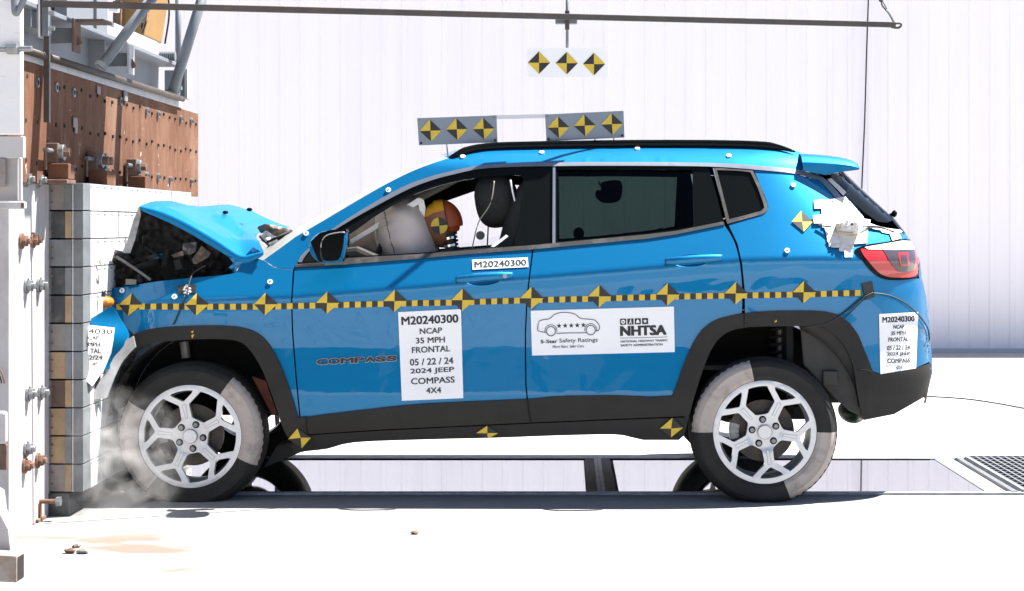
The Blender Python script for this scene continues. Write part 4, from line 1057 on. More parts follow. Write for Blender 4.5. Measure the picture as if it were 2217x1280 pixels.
    for s in range(5):
        a0 = spoke0 + 72 * s; u = Vector((math.cos(R(a0)), 0, math.sin(R(a0)))); t = Vector((-u.z, 0, u.x))
        def pt(r, w_): q = u * r + t * w_; return loc(q.x, dish(q.x, q.z) - .0012, q.z)
        b.add([pt(.085, -.006), pt(.12, -.0075), pt(.152, -.010), pt(.152, .010), pt(.12, .0075), pt(.085, .006)], [tuple(range(6))], M['silver2'])
        def pt2(r, w_): q = u * r + t * w_; return loc(q.x, dish(q.x, q.z) - .0022, q.z)
        b.add([pt2(.087, -.0042), pt2(.12, -.0054), pt2(.150, -.0078), pt2(.150, .0078), pt2(.12, .0054), pt2(.087, .0042)], [tuple(range(6))], M['silver'])
    b.build('rim', wh, fixn=False)
    b = MB(); b.cyl(loc(0, .020, 0), loc(0, .006, 0), .034, M['silver2'], 28); b.cyl(loc(0, .006, 0), loc(0, .003, 0), .031, M['silver'], 28); b.build('centre_cap', wh, bevel=.001)
    for s in range(5):
        q = pol(.059, spoke0 + 36 + 72 * s)
        b = MB(); b.cyl(loc(q[0], .030, q[1]), loc(q[0], .0195, q[1]), .017, M['dark'], 14); b.cyl(loc(q[0], .022, q[1]), loc(q[0], .008, q[1]), .0115, M['steel'], 6); b.build('lug_nut', wh, bevel=.001)
    b = MB(); b.cyl(loc(0, .075, 0), loc(0, .09, 0), .145, M['disc'], 40); b.cyl(loc(0, .05, 0), loc(0, .076, 0), .085, M['disc'], 30); b.build('brake_disc', wh)
    b = MB()
    for k in range(7):
        a = 150 + k * 10; q0 = pol(.115, a); q1 = pol(.16, a); b.box(loc((q0[0] + q1[0]) / 2, .085, (q0[1] + q1[1]) / 2), (.045, .06, .032), M['steel'] if k in (2, 3, 4) else M['disc'], rot=Matrix.Rotation(-R(a), 3, 'Y'))
    b.build('brake_caliper', wh, bevel=.004)
    return wh
wheel(RC.x, RC.z, 0.012, -81, [(100.7, 180), (-68, 0)], flat=0.9)
wheel(FC.x, FC.z, 0.045, 29, [(-25, 53), (150, 230)], flat=0.9, rad=0.345)
wheel(RC.x, 0.327, W - 0.012, 10, [], far=True)
wheel(FC.x, 0.327, W - 0.045, 40, [], far=True)
# spring and damper seen in the rear wheel house, red brake line bits
b = MB()
c = P(1690, 745, 0.33)
b.tube([c + Vector((math.cos(t * .6) * .05, math.sin(t * .6) * .05, -.10 + t * .0036)) for t in range(56)], 0.008, M['junk'], 6); b.cyl(c + Vector((0, 0, -.2)), c + Vector((0, 0, .12)), 0.022, M['junkgrey'], 10)
b.build('rear_spring', car)
b = MB(); b.prism([P(1733, 706, .10), P(1795, 706, .10), P(1842, 760, .10), P(1864, 850, .10), P(1869, 904, .10), P(1838, 890, .10), P(1805, 860, .10), P(1740, 790, .10)], (0, .02, 0), mat('wheel_liner_grey', (0.045, 0.043, 0.040), 0.8, var=.3, scale=10)); b.box(P(1797, 818, .09), (.07, .02, .07), M['seal']); b.build('wheel_liner', car, bevel=.006)
b = MB(); b.prism([P(545, 815, .20), P(575, 825, .20), P(600, 895, .20), P(590, 900, .20)], (0, .04, 0), mat('rust_red_primer', (0.16, 0.035, 0.015), .7, var=.4, scale=20)); b.build('suspension_arm', car)
b = MB(); b.cyl(P(398, 740, .2), P(403, 775, .2), .022, M['junkgrey'], 10); b.build('strut_mount', car)

# --- seats
def seat(y, nm):
    b = MB(); c = P(1105, 560, y)
    rot = Matrix.Rotation(R(-14), 3, 'Y')
    b.ell(c + Vector((0.05, 0, 0.02)), (0.12, 0.25, 0.40), M['seat'], 20, 14, rot=Matrix.Rotation(R(14), 3, 'Y'), fn=lambda p: Vector((math.copysign(abs(p.x) ** .7, p.x), math.copysign(abs(p.y) ** .6, p.y), math.copysign(abs(p.z) ** .7, p.z))))
    b.ell(c + Vector((-.22, 0, -.34)), (0.30, 0.25, 0.10), M['seat'], 20, 10)
    st = b.build('seat', car)
    b = MB(); hc = P(1076, 436, y)
    b.ell(hc, (0.108, 0.150, 0.130), M['seat'], 22, 14, rot=Matrix.Rotation(R(-10), 3, 'Y'), fn=lambda p: Vector((math.copysign(abs(p.x) ** .75, p.x), math.copysign(abs(p.y) ** .6, p.y), math.copysign(abs(p.z) ** .75, p.z))))
    b.cyl(hc + Vector((.02, .05, -.08)), c + Vector((.02, .05, .25)), .008, M['chrome'], 8)
    b.build('headrest', st)
    return st
b = MB(); b.prism([P(px, py, 1.42) for px, py in [(890, 462), (950, 441), (1032, 412), (1108, 400), (1140, 402), (1140, 355), (1000, 362), (860, 425)]], (0, .03, 0), M['dark']); b.build('roof_side_trim', car)
seat(0.47, 'driver'); seat(1.35, 'passenger')
b = MB()
b.tube(cr([P(1070, 392, .28), P(1062, 440, .28), P(1037, 480, .28), P(1027, 515, .28), P(1022, 540, .28)], 5), 0.006, mat('beige_webbing', (.34, .31, .24), .8), 6, sq=(2.2, .5))
b.build('seat_belt', car); b = MB()
b.tube(cr([P(1105, 390, .30), P(1112, 425, .30), P(1120, 450, .30)], 4), 0.008, M['paper'], 6, sq=(1.6, .6))
b.build('seat_belt', car)
b = MB(); b.cyl(P(1057, 490, .5), P(1055, 535, .5), .004, M['steel'], 6); b.build('headrest_post', car)
b = MB(); b.cyl(P(1040, 510, .5), P(1040, 510, .47), .022, M['junkgrey'], 14); b.build('sensor_disc', car)
rs = MB()
for y in (.5, 1.32): rs.ell(P(1300, 590, y) + Vector((.30, 0, -.06)), (.12, .33, .28), M['seat'], 18, 12)
rs.build('rear_seat', car)
b = MB(); b.prism([P(px, py, 1.40) for px, py in cr([(1303, 395), (1344, 392), (1343, 432), (1318, 440), (1300, 436), (1289, 424), (1292, 412), (1302, 411)], 3, True)], (0, .05, 0), M['dark']); b.ell(P(1253, 506, 1.4), (.03, .03, .035), M['dark'], 12, 8); b.build('grab_handle', car)
b = MB(); b.tube([P(1296, 392, 1.39), P(1299, 402, 1.39)], .006, M['paper'], 6); b.build('handle_clip', car)
# airbags and shards inside the front door window
b = MB()
def bagfn(p):
    q = Vector((math.copysign(abs(p.x) ** .8, p.x), p.y, math.copysign(abs(p.z) ** .82, p.z)))
    a = math.atan2(p.z, p.y)
    k = 1 - .035 * math.exp(-((p.x + .25) / .12) ** 2) * (1 + .8 * math.sin(22 * a)) + .012 * math.sin(7 * p.z + 4 * p.y + 5 * p.x)
    return q * k
b.ell(P(882, 522, .54), (0.147, 0.25, 0.218), M['airbag'], 64, 40, rot=Matrix.Rotation(R(-16), 3, 'Y'), fn=bagfn)
ab = b.build('driver_airbag', car)
b = MB(); ac_ = P(882, 522, .54); rt_ = Matrix.Rotation(R(-16), 3, 'Y'); sp_ = []
for a in range(0, 361, 6):
    p = Vector((-.30, math.cos(R(a)) * .954, math.sin(R(a)) * .954)); q = bagfn(p) * 1.004; sp_.append(ac_ + rt_ @ Vector((q.x * .147, q.y * .25, q.z * .218)))
b.tube(sp_, .0022, M['junktan'], 5, cap=False)
for k in range(0, 60, 2):
    p = sp_[k]; b.tube([p + rt_ @ Vector((-.012, 0, 0)), p + rt_ @ Vector((.014, 0, 0))], .0014, M['junktan'], 4)
b.build('seam', ab)
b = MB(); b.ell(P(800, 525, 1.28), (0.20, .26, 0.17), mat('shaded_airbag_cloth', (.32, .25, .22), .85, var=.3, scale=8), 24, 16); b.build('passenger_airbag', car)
b = MB(); wc = P(822, 562, .54); ring = [wc + Vector((math.sin(R(20)) * .175 * math.cos(R(a)), .175 * math.sin(R(a)), math.cos(R(20)) * .175 * math.cos(R(a)))) for a in range(0, 361, 15)]
b.tube(ring, .015, M['cabin'], 8, cap=False); b.cyl(wc, wc + Vector((-.25, 0, -.08)), .03, M['cabin'], 10); b.build('steering_wheel', car)
b = MB()
e0, e1 = S(765, 514, -.09), S(913, 431, -.09)
b.prism([P(757, 520, .36), P(905, 428, .40), P(914, 430, .40), P(913, 438, .40), P(760, 529, .36)], (0, .03, 0), M['paper']); b.build('pillar_trim', car, bevel=.003)
b = MB(); b.prism([P(905, 438, .42), P(917, 432, .42), P(921, 450, .42), P(919, 470, .42), P(908, 455, .42)], (0, .01, 0), M['paper'])
b.build('curtain_airbag', car)

# --- crumpled nose
def crumple(poly, m, y0, amp, seed, step=5, name='crumpled_panel', slope=(0, 0), th=0.0):
    rg = random.Random(seed); v2, fs = cdt(poly, (), step)
    def nz(px, py):
        a = noise.noise(Vector((px * .045, py * .045, seed * 3.7))); c = noise.noise(Vector((px * .11, py * .11, seed * 1.3)))
        return (1 - 2.6 * abs(a)) * .8 + c * .7
    vs = [P(px, py, y0 + slope[0] * (px - poly[0][0]) + slope[1] * (py - poly[0][1]) + amp * nz(px, py)) for px, py in v2]
    b = MB(); b.add(vs, fs, m, True); return b.build(name, car, fixn=False)
crumple([(303, 447), (380, 484), (450, 515), (527, 556), (508, 594), (414, 604), (344, 611), (229, 629), (222, 600), (260, 590), (283, 520)], M['junk'], 0.26, .04, 3, name='engine_bay')
crumple([(232, 545), (250, 541), (272, 546), (300, 575), (335, 606), (229, 627), (219, 615), (222, 600), (236, 580)], M['junk'], 0.16, .05, 5, name='grille_panel')
crumple([(264, 548), (276, 520), (290, 474), (302, 446), (305, 466), (292, 520), (282, 548)], M['greypl'], 0.14, .02, 6, name='bumper_beam')
crumple([(395, 527), (426, 524), (424, 545), (410, 553), (396, 550)], M['junkgrey'], 0.22, .03, 8, name='engine_part')
crumple([(370, 553), (395, 543), (398, 553), (378, 558)], M['junktan'], 0.22, .02, 9, name='engine_part')
crumple([(415, 562), (437, 532), (447, 540), (457, 548), (450, 558), (425, 572), (418, 571)], M['junktan'], 0.20, .03, 10, name='engine_part')
crumple([(438, 518), (462, 520), (475, 545), (470, 556), (456, 545)], M['junk'], 0.18, .03, 11, name='engine_part')
crumple([(312, 572), (340, 550), (352, 548), (352, 557), (330, 563)], M['paint'], 0.24, .02, 12, name='crumpled_panel')
crumple([(474, 530), (500, 545), (530, 562), (522, 572), (508, 590), (495, 580), (505, 570), (492, 552)], M['paint'], 0.12, .015, 13, name='crumpled_panel')
b = MB(); b.tube([P(251, 556, .12), P(290, 580, .12), P(326, 606, .12)], .008, M['junkgrey'], 6); b.build('support_rod', car)
b = MB(); b.prism([P(272, 604, .10), P(295, 606, .10), P(294, 616, .10), P(272, 617, .10)], (0, .02, 0), M['junkgrey']); b.build('engine_part', car)
rg = random.Random(21)
for i in range(10):
    b = MB()
    px = rg.uniform(260, 480); py = rg.uniform(520 + abs(px - 330) * .12, 590)
    c = P(px, py, rg.uniform(.18, .34)); d = Vector((rg.uniform(-.06, .06), rg.uniform(-.05, .05), rg.uniform(-.04, .04)))
    if i % 3: b.cyl(c - d, c + d, rg.uniform(.006, .018), M['junk'], 7)
    else: b.box(c, (rg.uniform(.02, .05), .05, rg.uniform(.015, .035)), M['junk'], rot=Matrix.Rotation(rg.uniform(0, 3), 3, 'Y'))
    b.build('engine_hose' if i % 3 else 'engine_bracket', car, bevel=.002)
b = MB(); b.tube(cr([P(405, 640, .02), P(406, 632, .01), P(410, 610, .06), P(420, 590, .1), P(445, 575, .1)], 5), .003, M['black'], 5); b.build('wire', car)
b = MB(); b.ell(P(231, 654, 0.02), (.034, .05, .027), M['amber'], 14, 10); b.build('turn_signal', car)
# broken white bits between car and cells
rg = random.Random(4)
for i in range(16):
    b = MB()
    c = P(rg.uniform(203, 224), rg.uniform(560, 665), rg.uniform(-.15, .1)); q = [c + Vector((rg.uniform(-.015, .02), rg.uniform(-.03, .03), rg.uniform(-.03, .03))) for _ in range(3)]
    b.add(q, [(0, 1, 2)], M['clearlens'] if i % 3 else M['tape']); b.build('lamp_shard', car, fixn=False)
# peeled bumper skin with its label
def FS(off=0.0):
    def f(px, py):
        y = -.29 + (px - 190) / 90 * .28 + .02 * math.sin((py - 660) * .06) - off
        return P(px, py, y)
    return f
b = MB(); panel(b, cr([(197, 690), (220, 676), (240, 664), (250, 672), (262, 692), (280, 725), (268, 752), (250, 778), (236, 800)], 3) + [(192, 800)], M['paint'], (), 9, 0, .004, FS()); bs = b.build('bumper_skin', car, fixn=False)
LQ = [(190, 704), (248, 710), (238, 770), (190, 790)]
b = MB(); panel(b, [(191, 704), (248, 710), (246, 730), (241, 765), (225, 800), (200, 836), (186, 824), (189, 800)], M['paper'], (), 9, 0, 0, FS(.004)); pl = b.build('label_sheet', car, fixn=False)
b = MB()
for k, (s, a, c) in enumerate((("4030(", .03, .92), ("CAP", .02, .42), ("MPH", .02, .46), ("TAL", .10, .48), ("2/24", .04, .55), ("JP", .15, .36))):
    put_text(b, s.replace('(', ''), [(190, 711), (248, 713), (248, 800), (190, 800)], a, c, k * .165, k * .165 + (.125 if k == 0 else .105), M['ink'], bold=.02, surf=FS(.006))
b.build('lettering', pl, fixn=False)
b = MB(); panel(b, cr([(288, 728), (272, 738), (255, 758), (238, 790), (222, 815), (205, 845)], 3) + [(196, 866), (230, 862)] + cr([(246, 820), (262, 788), (280, 765), (293, 752)], 3), M['greypl'], (), 9, 0, .02, lambda px, py: P(px, py, -.20 + (px - 196) / 95 * .18)); b.build('scraped_trim', car, fixn=False)
crumple([(262, 800), (285, 762), (296, 760), (285, 800), (268, 850), (250, 880), (240, 870)], M['junk'], 0.10, .03, 17, name='inner_liner')

# hood, buckled
nr = cr([(303, 446), (322, 453), (345, 461), (375, 472), (410, 487), (445, 504), (480, 523), (510, 543), (530, 552), (552, 550), (571, 548)], 2)
fr_x = [(0, -2.02), (.5, -1.82), (1, -1.55)]; fr_z = [(0, 1.375), (.3, 1.40), (.6, 1.37), (1, 1.285)]
rows = []
for i, (px, py) in enumerate(nr):
    t = i / (len(nr) - 1); a = P(px, py, .13)
    c = Vector((interp(fr_x, t), 1.66, interp(fr_z, t)))
    row = []
    for j in range(15):
        s = j / 14
        p = a.lerp(c, s)
        bul = math.sin(math.pi * s)
        p.z += .028 * bul + .024 * math.sin(math.pi * min(1, s * 3.2)) ** 2 * (.35 + t) * (1 - .4 * t) * (1 if s < .32 else 0) * .6
        p.x += (-.10 * bul * t) + (.0 if t < .9 else 0)
        p.z += .010 * math.sin(7 * t + 5 * s)
        row.append(p)
    rows.append(row)
b = MB(); b.grid(rows, M['hoodpaint'])
# turned down near edge
lip = []
for i, r in enumerate(rows):
    t = i / (len(rows) - 1); k = math.sin(math.pi * min(1, max(0, t))) ** .6
    lip.append([r[0], r[0] + Vector((0, -.012, -.006 - .012 * k)), r[0] + Vector((0.0, .0, -.014 - .030 * k))])
b.grid(lip, M['hoodpaint'])
hood = b.build('hood', car)
b = MB()
for px, py in ((488, 460), (540, 454)): b.ell(P(px, py, 1.0), (.016, .02, .010), M['gloss'], 10, 6)
b.build('washer_nozzle', hood)
crumple([(532, 552), (548, 535), (556, 540), (571, 548), (560, 556), (545, 560)], M['paint'], .14, .02, 31, name='crumpled_panel')
# cowl rubble under the windshield
crumple([(556, 492), (572, 485), (600, 488), (637, 500), (618, 515), (590, 510), (575, 500), (566, 508)], M['junktan'], .75, .05, 32, name='cowl_panel')
crumple([(560, 508), (578, 500), (596, 512), (598, 520), (580, 530), (566, 522)], M['tape'], .6, .03, 33, name='cowl_panel')
crumple([(570, 548), (582, 530), (600, 516), (640, 500), (630, 515), (602, 540), (585, 556)], M['junk'], .45, .03, 34, name='cowl_panel')
crumple([(584, 526), (600, 518), (604, 524), (588, 536)], M['tape'], .40, .02, 35, name='cowl_panel')
b = MB(); b.tube([P(562, 512, .5), P(575, 524, .5), P(588, 537, .45)], .006, M['junk'], 6); b.tube([P(578, 525, .42), P(604, 512, .42), P(632, 500, .5)], .007, M['junk'], 6); b.build('wiper', car)

# --- tape with checker pattern and target diamonds
TP = [(250, 664.5), (281, 663.5), (425, 664), (574, 664), (708, 661), (854, 657.5), (1001, 654.5), (1150, 650), (1297, 646.5), (1445, 642.5), (1593, 640), (1740, 637.5), (1866, 634)]
def tapey(px): return interp(TP, px)
b = MB(); px = 252; k = 0; sd = Vector((0, -1, 0))
cuts = [(631, 634), (1141, 1145), (1608, 1612)]
while px < 1864:
    e = min(px + 12.3, 1865)
    segs = [(px, e)]
    for x0, x1 in segs:
        h0, h1 = tapey(x0), tapey(x1)
        b.add([S(x0, h0 - 6, .0025), S(x1, h1 - 6, .0025), S(x1, h1 + 6.5, .0025), S(x0, h0 + 6.5, .0025)], [(0, 3, 2, 1)], M['yellow'] if k % 2 == 0 else M['black'], True)
    px = e; k += 1
b.build('checker_tape', car, fixn=False)
def diamond(cx, cy, L, T, Rr, B, off=.006, name='target_marker', parent=car, C=None):
    b = MB(); C = C or (cx, cy)
    for tri, m in (((L, T, C), M['yellow']), ((T, Rr, C), M['black']), ((Rr, B, C), M['yellow']), ((B, L, C), M['black'])):
        panel(b, [tri[0], tri[1], tri[2]], m, (), 14, off, 0)
    b.build(name, parent, fixn=False)
for cx, cy in ((281, 660), (425, 660), (574, 659), (708, 656), (854, 652), (1001, 650), (1150, 646), (1297, 642), (1445, 638), (1593, 635.5), (1740, 633)):
    sk = 5 if cx < 300 else 1
    diamond(cx, cy, (cx - 24, cy), (cx + sk * .8, cy - 25), (cx + 27, cy), (cx - sk * .8, cy + 24))
diamond(1737, 480, (1714, 480), (1735, 456), (1760, 480), (1740, 502))
diamond(651, 948, (624, 951), (644, 928), (673, 948), (653, 971), off=.022)
diamond(1055, 938, (1031, 938), (1055, 922), (1079, 938), (1056, 950), off=.004)
diamond(1453, 928, (1429, 928), (1456, 905), (1479, 926), (1453, 947), off=.006)
# washers
b = MB(); bh = MB()
for px, py in ((841, 412), (663, 506), (1002, 340), (1173, 331), (1380, 323), (1578, 338), (1717, 401), (1704, 543), (585, 611), (265, 630), (378, 643)):
    c = S(px, py, .002); n = (S(px + 4, py, 0) - S(px - 4, py, 0)).cross(S(px, py + 4, 0) - S(px, py - 4, 0)).normalized()
    if n.y > 0: n = -n
    b = MB(); b.cyl(c, c + n * .006, .0122, M['paper'], 16); b.cyl(c + n * .005, c + n * .0075, .0052, M['steel'], 10); b.build('washer_marker', car, fixn=False)

# --- labels
def sheet(name, quad, off=.0034, m='paper', label=None):
    b = MB(); panel(b, quad, M[m], (), 6, off, 0); return b.build(name, car, fixn=False, label=label)
so_ = lambda a, c: S(a, c, .0045)
LT = [("M20240300", .045, .955, .055, .150, .03), ("NCAP", .33, .69, .195, .260, .012), ("35 MPH", .265, .73, .300, .365, .012), ("FRONTAL", .195, .81, .402, .470, .012), ("05 / 22 / 24", .155, .855, .535, .610, .012), ("2024 JEEP", .155, .865, .645, .715, .012), ("COMPASS", .16, .87, .752, .822, .012), ("4X4", .40, .645, .865, .930, .012)]
q1 = [(862, 676), (998, 669.5), (1003, 862), (870, 868)]
l1 = sheet('label_sheet', q1, label='white test label with eight lines on the front door')
b = MB()
for s, u0, u1, v0, v1, bo in LT: put_text(b, s, q1, u0, u1, v0, v1, M['ink'], bold=.012 + bo * .6, surf=so_)
b.build('lettering', l1, fixn=False)
q2 = [(1903, 680), (1988, 676), (1983, 808), (1906, 810)]
l2 = sheet('label_sheet', q2, label='white test label on the rear bumper corner')
b = MB()
for s, u0, u1, v0, v1, bo in LT: put_text(b, s, q2, u0 + .04, u1 - .04, v0, v1, M['ink'], bold=.020 + bo * .5, surf=so_)
b.build('lettering', l2, fixn=False)
q3 = [(1022, 562.5), (1142.5, 557.5), (1144, 578), (1023, 584)]
l3 = sheet('label_sheet', q3, label='narrow white strip label above the door handle')
b = MB(); put_text(b, "M20240300", q3, .04, .97, .18, .82, M['ink'], bold=.02, surf=so_); b.build('lettering', l3, fixn=False)
q4 = [(1149, 673), (1459, 664), (1461, 762.5), (1152, 770)]
l4 = sheet('label_sheet', q4, label='wide white sticker with a car outline and five stars on the rear door')
b = MB()
put_text(b, "5-Star", q4, .062, .180, .655, .735, M['ink'], bold=.03, surf=so_)
put_text(b, "Safety Ratings", q4, .193, .462, .640, .755, M['inkblue'], bold=.006, surf=so_)
put_text(b, "More Stars. Safer Cars.", q4, .145, .367, .785, .845, M['inkblue'], bold=.004, shear=.2, surf=so_)
put_text(b, "NHTSA", q4, .620, .945, .395, .620, M['ink'], bold=.055, surf=so_)
put_text(b, "NATIONAL HIGHWAY TRAFFIC", q4, .622, .952, .715, .762, M['ink'], bold=.02, surf=so_)
put_text(b, "SAFETY ADMINISTRATION", q4, .622, .915, .800, .850, M['ink'], bold=.02, surf=so_)
b.build('lettering', l4, fixn=False)
b = MB()
def line4(pts, wd, m):
    pp = [so_(*bil(q4, u, v)) for u, v in pts]
    b.tube(pp, wd, m, 4, sq=(1, .35) if False else (1, 1))
car_o = cr([(.100, .50), (.050, .455), (.045, .40), (.055, .25), (.085, .21), (.13, .19), (.165, .10), (.215, .06), (.27, .07), (.315, .12), (.345, .20), (.40, .225), (.445, .25), (.470, .34), (.478, .42), (.468, .48), (.445, .495)], 3)
line4(car_o, .0022, M['inkblue'])
line4([(.175, .52), (.26, .52), (.385, .525)], .0022, M['inkblue'])
for cu in (.137, .415):
    line4([(cu + .032 * math.cos(R(a)), .47 + .105 * math.sin(R(a))) for a in range(0, 361, 24)], .0024, M['inkblue'])
    line4([(cu + .042 * math.cos(R(a)), .46 + .135 * math.sin(R(a))) for a in range(170, 371, 20)], .0018, M['inkblue'])
for k in range(5):
    cu, cv = .195 + k * .0425, .355
    st = [(cu + (.019 if i % 2 == 0 else .0078) * math.sin(R(36 * i)), cv - (.062 if i % 2 == 0 else .025) * math.cos(R(36 * i))) for i in range(10)]
    quadpoly(b, q4, st, M['ink'], so_, 8)
line4([(.620, .665), (.950, .665)], .0012, M['inkblue'])
b.build('car_outline_logo', l4, fixn=False)
b = MB(); so2 = lambda a, c: S(a, c, .0085)
for k in range(4):
    u0 = .622 + k * .051
    quadpoly(b, q4, [(u0, .235), (u0 + .043, .235), (u0 + .043, .37), (u0, .37)], M['ink'], so_, 8)
    cu, cv = u0 + .0215, .302
    if k == 3: quadpoly(b, q4, [(cu + (.015 if i % 2 == 0 else .006) * math.sin(R(36 * i)), cv - (.05 if i % 2 == 0 else .02) * math.cos(R(36 * i))) for i in range(10)], M['paper'], so2, 8)
    elif k == 0: 
        quadpoly(b, q4, [(cu + .014 * math.cos(R(a)), cv + .046 * math.sin(R(a))) for a in range(0, 360, 30)], M['paper'], so2, 8)
        quadpoly(b, q4, [(cu - .009, cv - .01), (cu + .009, cv - .01), (cu, cv + .025)], M['ink'], lambda a, c: S(a, c, .0105), 8)
    elif k == 1: 
        quadpoly(b, q4, [(cu - .003, cv - .035), (cu + .006, cv - .03), (cu + .004, cv), (cu + .010, cv + .05), (cu + .005, cv + .05), (cu, cv + .012), (cu - .008, cv + .05), (cu - .012, cv + .045), (cu - .004, cv)], M['paper'], so2, 8)
        quadpoly(b, q4, [(cu + .002 + .004 * math.cos(R(a)), cv - .048 + .012 * math.sin(R(a))) for a in range(0, 360, 60)], M['paper'], so2, 8)
    else: quadpoly(b, q4, [(cu - .013, cv + .035), (cu - .008, cv - .02), (cu, cv - .045), (cu + .008, cv - .02), (cu + .013, cv + .035)], M['paper'], so2, 8)
b.build('icon_row', l4, fixn=False)
qe = [(686, 777), (858, 768.5), (858, 783), (686, 791)]
b = MB()
u = 0
for i, ch in enumerate("COMPASS"):
    wd = [.135, .145, .165, .125, .13, .125, .125][i]
    put_text(b, ch, qe, u, u + wd, .1, .9, M['ink'], bold=.03, surf=lambda a, c: S(a, c, .0075))
    put_text(b, ch, qe, u - .006, u + wd + .006, .0, 1.0, M['silver2'], bold=.07, surf=lambda a, c: S(a, c, .0045))
    u += wd + .009
b.build('lettering', fd, fixn=False)

# --- tape patches, sensor box and wires
sheets = [([(1762, 433), (1812, 431), (1818, 450), (1763, 452)], .008), ([(1778, 440), (1840, 436), (1870, 470), (1855, 500), (1780, 492)], .010), ([(1760, 466), (1800, 462), (1803, 484), (1762, 484)], .012),
          ([(1785, 492), (1872, 488), (1878, 526), (1795, 534)], .009), ([(1790, 520), (1850, 517), (1848, 537), (1800, 536)], .011), ([(1816, 526), (1846, 524), (1846, 557), (1829, 557), (1828, 545), (1817, 544)], .007),
          ([(1850, 470), (1885, 476), (1882, 492), (1852, 500)], .012), ([(1850, 500), (1880, 495), (1878, 520), (1856, 528)], .008), ([(1800, 432), (1830, 425), (1850, 450), (1835, 462)], .013),
          ([(1792, 389), (1800, 386), (1832, 416), (1826, 424)], .010), ([(1895, 490), (1930, 497), (1943, 501), (1941, 510), (1910, 503)], .010), ([(1926, 505), (1945, 500), (1952, 516), (1932, 521)], .012)]
for q, off in sheets:
    b = MB(); panel(b, q, M['tape'], (), 7, off, .002); b.build('tape_patch', car, fixn=False)
b = MB(); panel(b, cr([(1820, 430), (1850, 462), (1880, 482), (1920, 494), (1950, 498), (1950, 504), (1915, 500), (1872, 490), (1838, 466), (1812, 437)], 2), M['tape'], (), 7, .014, .003); b.build('tape_patch', car, fixn=False)
sc = S(1835, 494, .03)
sb = thing('sensor_box', 'small tan edged sensor box taped to the rear pillar of the blue car', 'sensor', sc)
b = MB(); rt = Matrix.Rotation(R(4), 3, 'Y')
b.box(sc, (.098, .05, .042), M['tape'], rot=rt); b.box(sc + Vector((0, -.005, -.024)), (.104, .06, .008), mat('tan_case_edge', (.42, .34, .24), .6), rot=rt); b.box(sc + Vector((-.05, -.005, 0)), (.006, .058, .045), mat('tan_case_edge_b', (.42, .34, .24), .6), rot=rt); b.build('case', sb, bevel=.004)
b = MB()
for k in range(4): b.box(sc + Vector((-.03 + k * .018, -.03, .012 + .008 * (k % 2))), (.012, .02, .03), M['tape'], rot=Matrix.Rotation(.5 * k, 3, 'Y'))
b.build('tape_fold', sb)
b = MB(); b.tube(cr([S(1800, 491, .03), S(1786, 490, .02), S(1770, 487, .014)], 4), .004, M['black'], 6); b.tube(cr([S(1868, 492, .03), S(1885, 490, .02), S(1905, 492, .016), S(1935, 502, .016)], 4), .004, M['black'], 6); b.build('lead', sb)
b = MB(); panel(b, [(1866, 614), (1889, 609), (1894, 643), (1875, 650)], M['blacktape'], (), 7, .008, .003); b.build('black_tape', car, fixn=False)
b = MB(); panel(b, [(384, 618), (424, 616), (424, 634), (385, 637)], M['blacktape'], (), 9, .004, .003); b.build('black_tape', car, fixn=False)
b = MB()
rg = random.Random(9)
for i in range(9): b.ell(S(403 + rg.uniform(-4, 9), 619 + i * 2.2, .012), (.008, .006, .006), M['tape'], 8, 6)
b.build('wire_splice', car)
b = MB()
b.tube([S(px, py, .014) for px, py in cr([(1890, 634), (1868, 645), (1840, 668), (1810, 690), (1785, 702), (1745, 709)], 6)], .0038, M['black'], 6)
b.build('wire', car); b = MB()
b.tube([S(px, py, .014) for px, py in cr([(1880, 640), (1858, 660), (1830, 688)], 6)], .003, M['black'], 6)
b.build('wire', car); b = MB()
b.tube([S(px, py, .016) for px, py in cr([(1890, 635), (1925, 640), (1960, 657), (1990, 684), (2008, 710), (2012, 735), (2008, 750)], 6)], .0038, M['black'], 6)
b.build('wire', car); b = MB()
b.tube([S(px, py, .010) for px, py in cr([(400, 640), (392, 665), (382, 688), (375, 703)], 5)], .0035, M['black'], 6)
b.build('wire', car)
b = MB()
for pts in ([(413, 718), (419, 716), (417, 722)], [(414, 726), (421, 724), (416, 733)], [(1676, 698), (1681, 692), (1682, 697)]): panel(b, pts, M['yellow'], (), 8, .018, 0)
b.build('paint_fleck', car, fixn=False)

# --- roof target boards
yr = 0.50
rk = thing('roof_target_rack', 'two grey boards of yellow and black diamonds joined by a bar over the car roof', 'target boards', P(1130, 310, yr))
M['boardgrey'] = mat('grey_board', (0.205, 0.245, 0.29), 0.5, var=.1, scale=5)
for q, cs in (([(903, 256), (1075, 250), (1077, 308), (907, 315)], ((932, 283), (989, 280), (1047, 279))), ([(1180, 248), (1350, 240), (1352, 298), (1183, 306)], ((1209, 276), (1266, 272), (1325, 269)))):
    b = MB(); b.prism([P(*p, yr) for p in q], (0, .006, 0), M['boardgrey'])
    bo = b.build('board', rk)
    b = MB()
    for u, v in ((.03, .08), (.97, .08), (.97, .92), (.03, .92)):
        c = P(*bil(q, u, v), yr); b.cyl(c, c + Vector((0, -.005, 0)), .006, M['steel'] if v < .5 else M['clad'], 10)
    b.build('screw', bo)
    for cx, cy in cs:
        b = MB(); diamond_flat(b, ((cx - 23.5, cy + 1), (cx - 1, cy - 24), (cx + 23.5, cy - .5), (cx + 1.5, cy + 23.5), (cx, cy)), yr - .0025, True); b.build('target_marker', bo, fixn=False)
b = MB(); b.prism([P(1060, 250, yr + .01), P(1190, 247, yr + .01), P(1190, 255, yr + .01), P(1060, 258, yr + .01)], (0, .02, 0), mat('pale_plastic_bar', (.62, .60, .60), .4)); b.build('bar', rk)
b = MB()
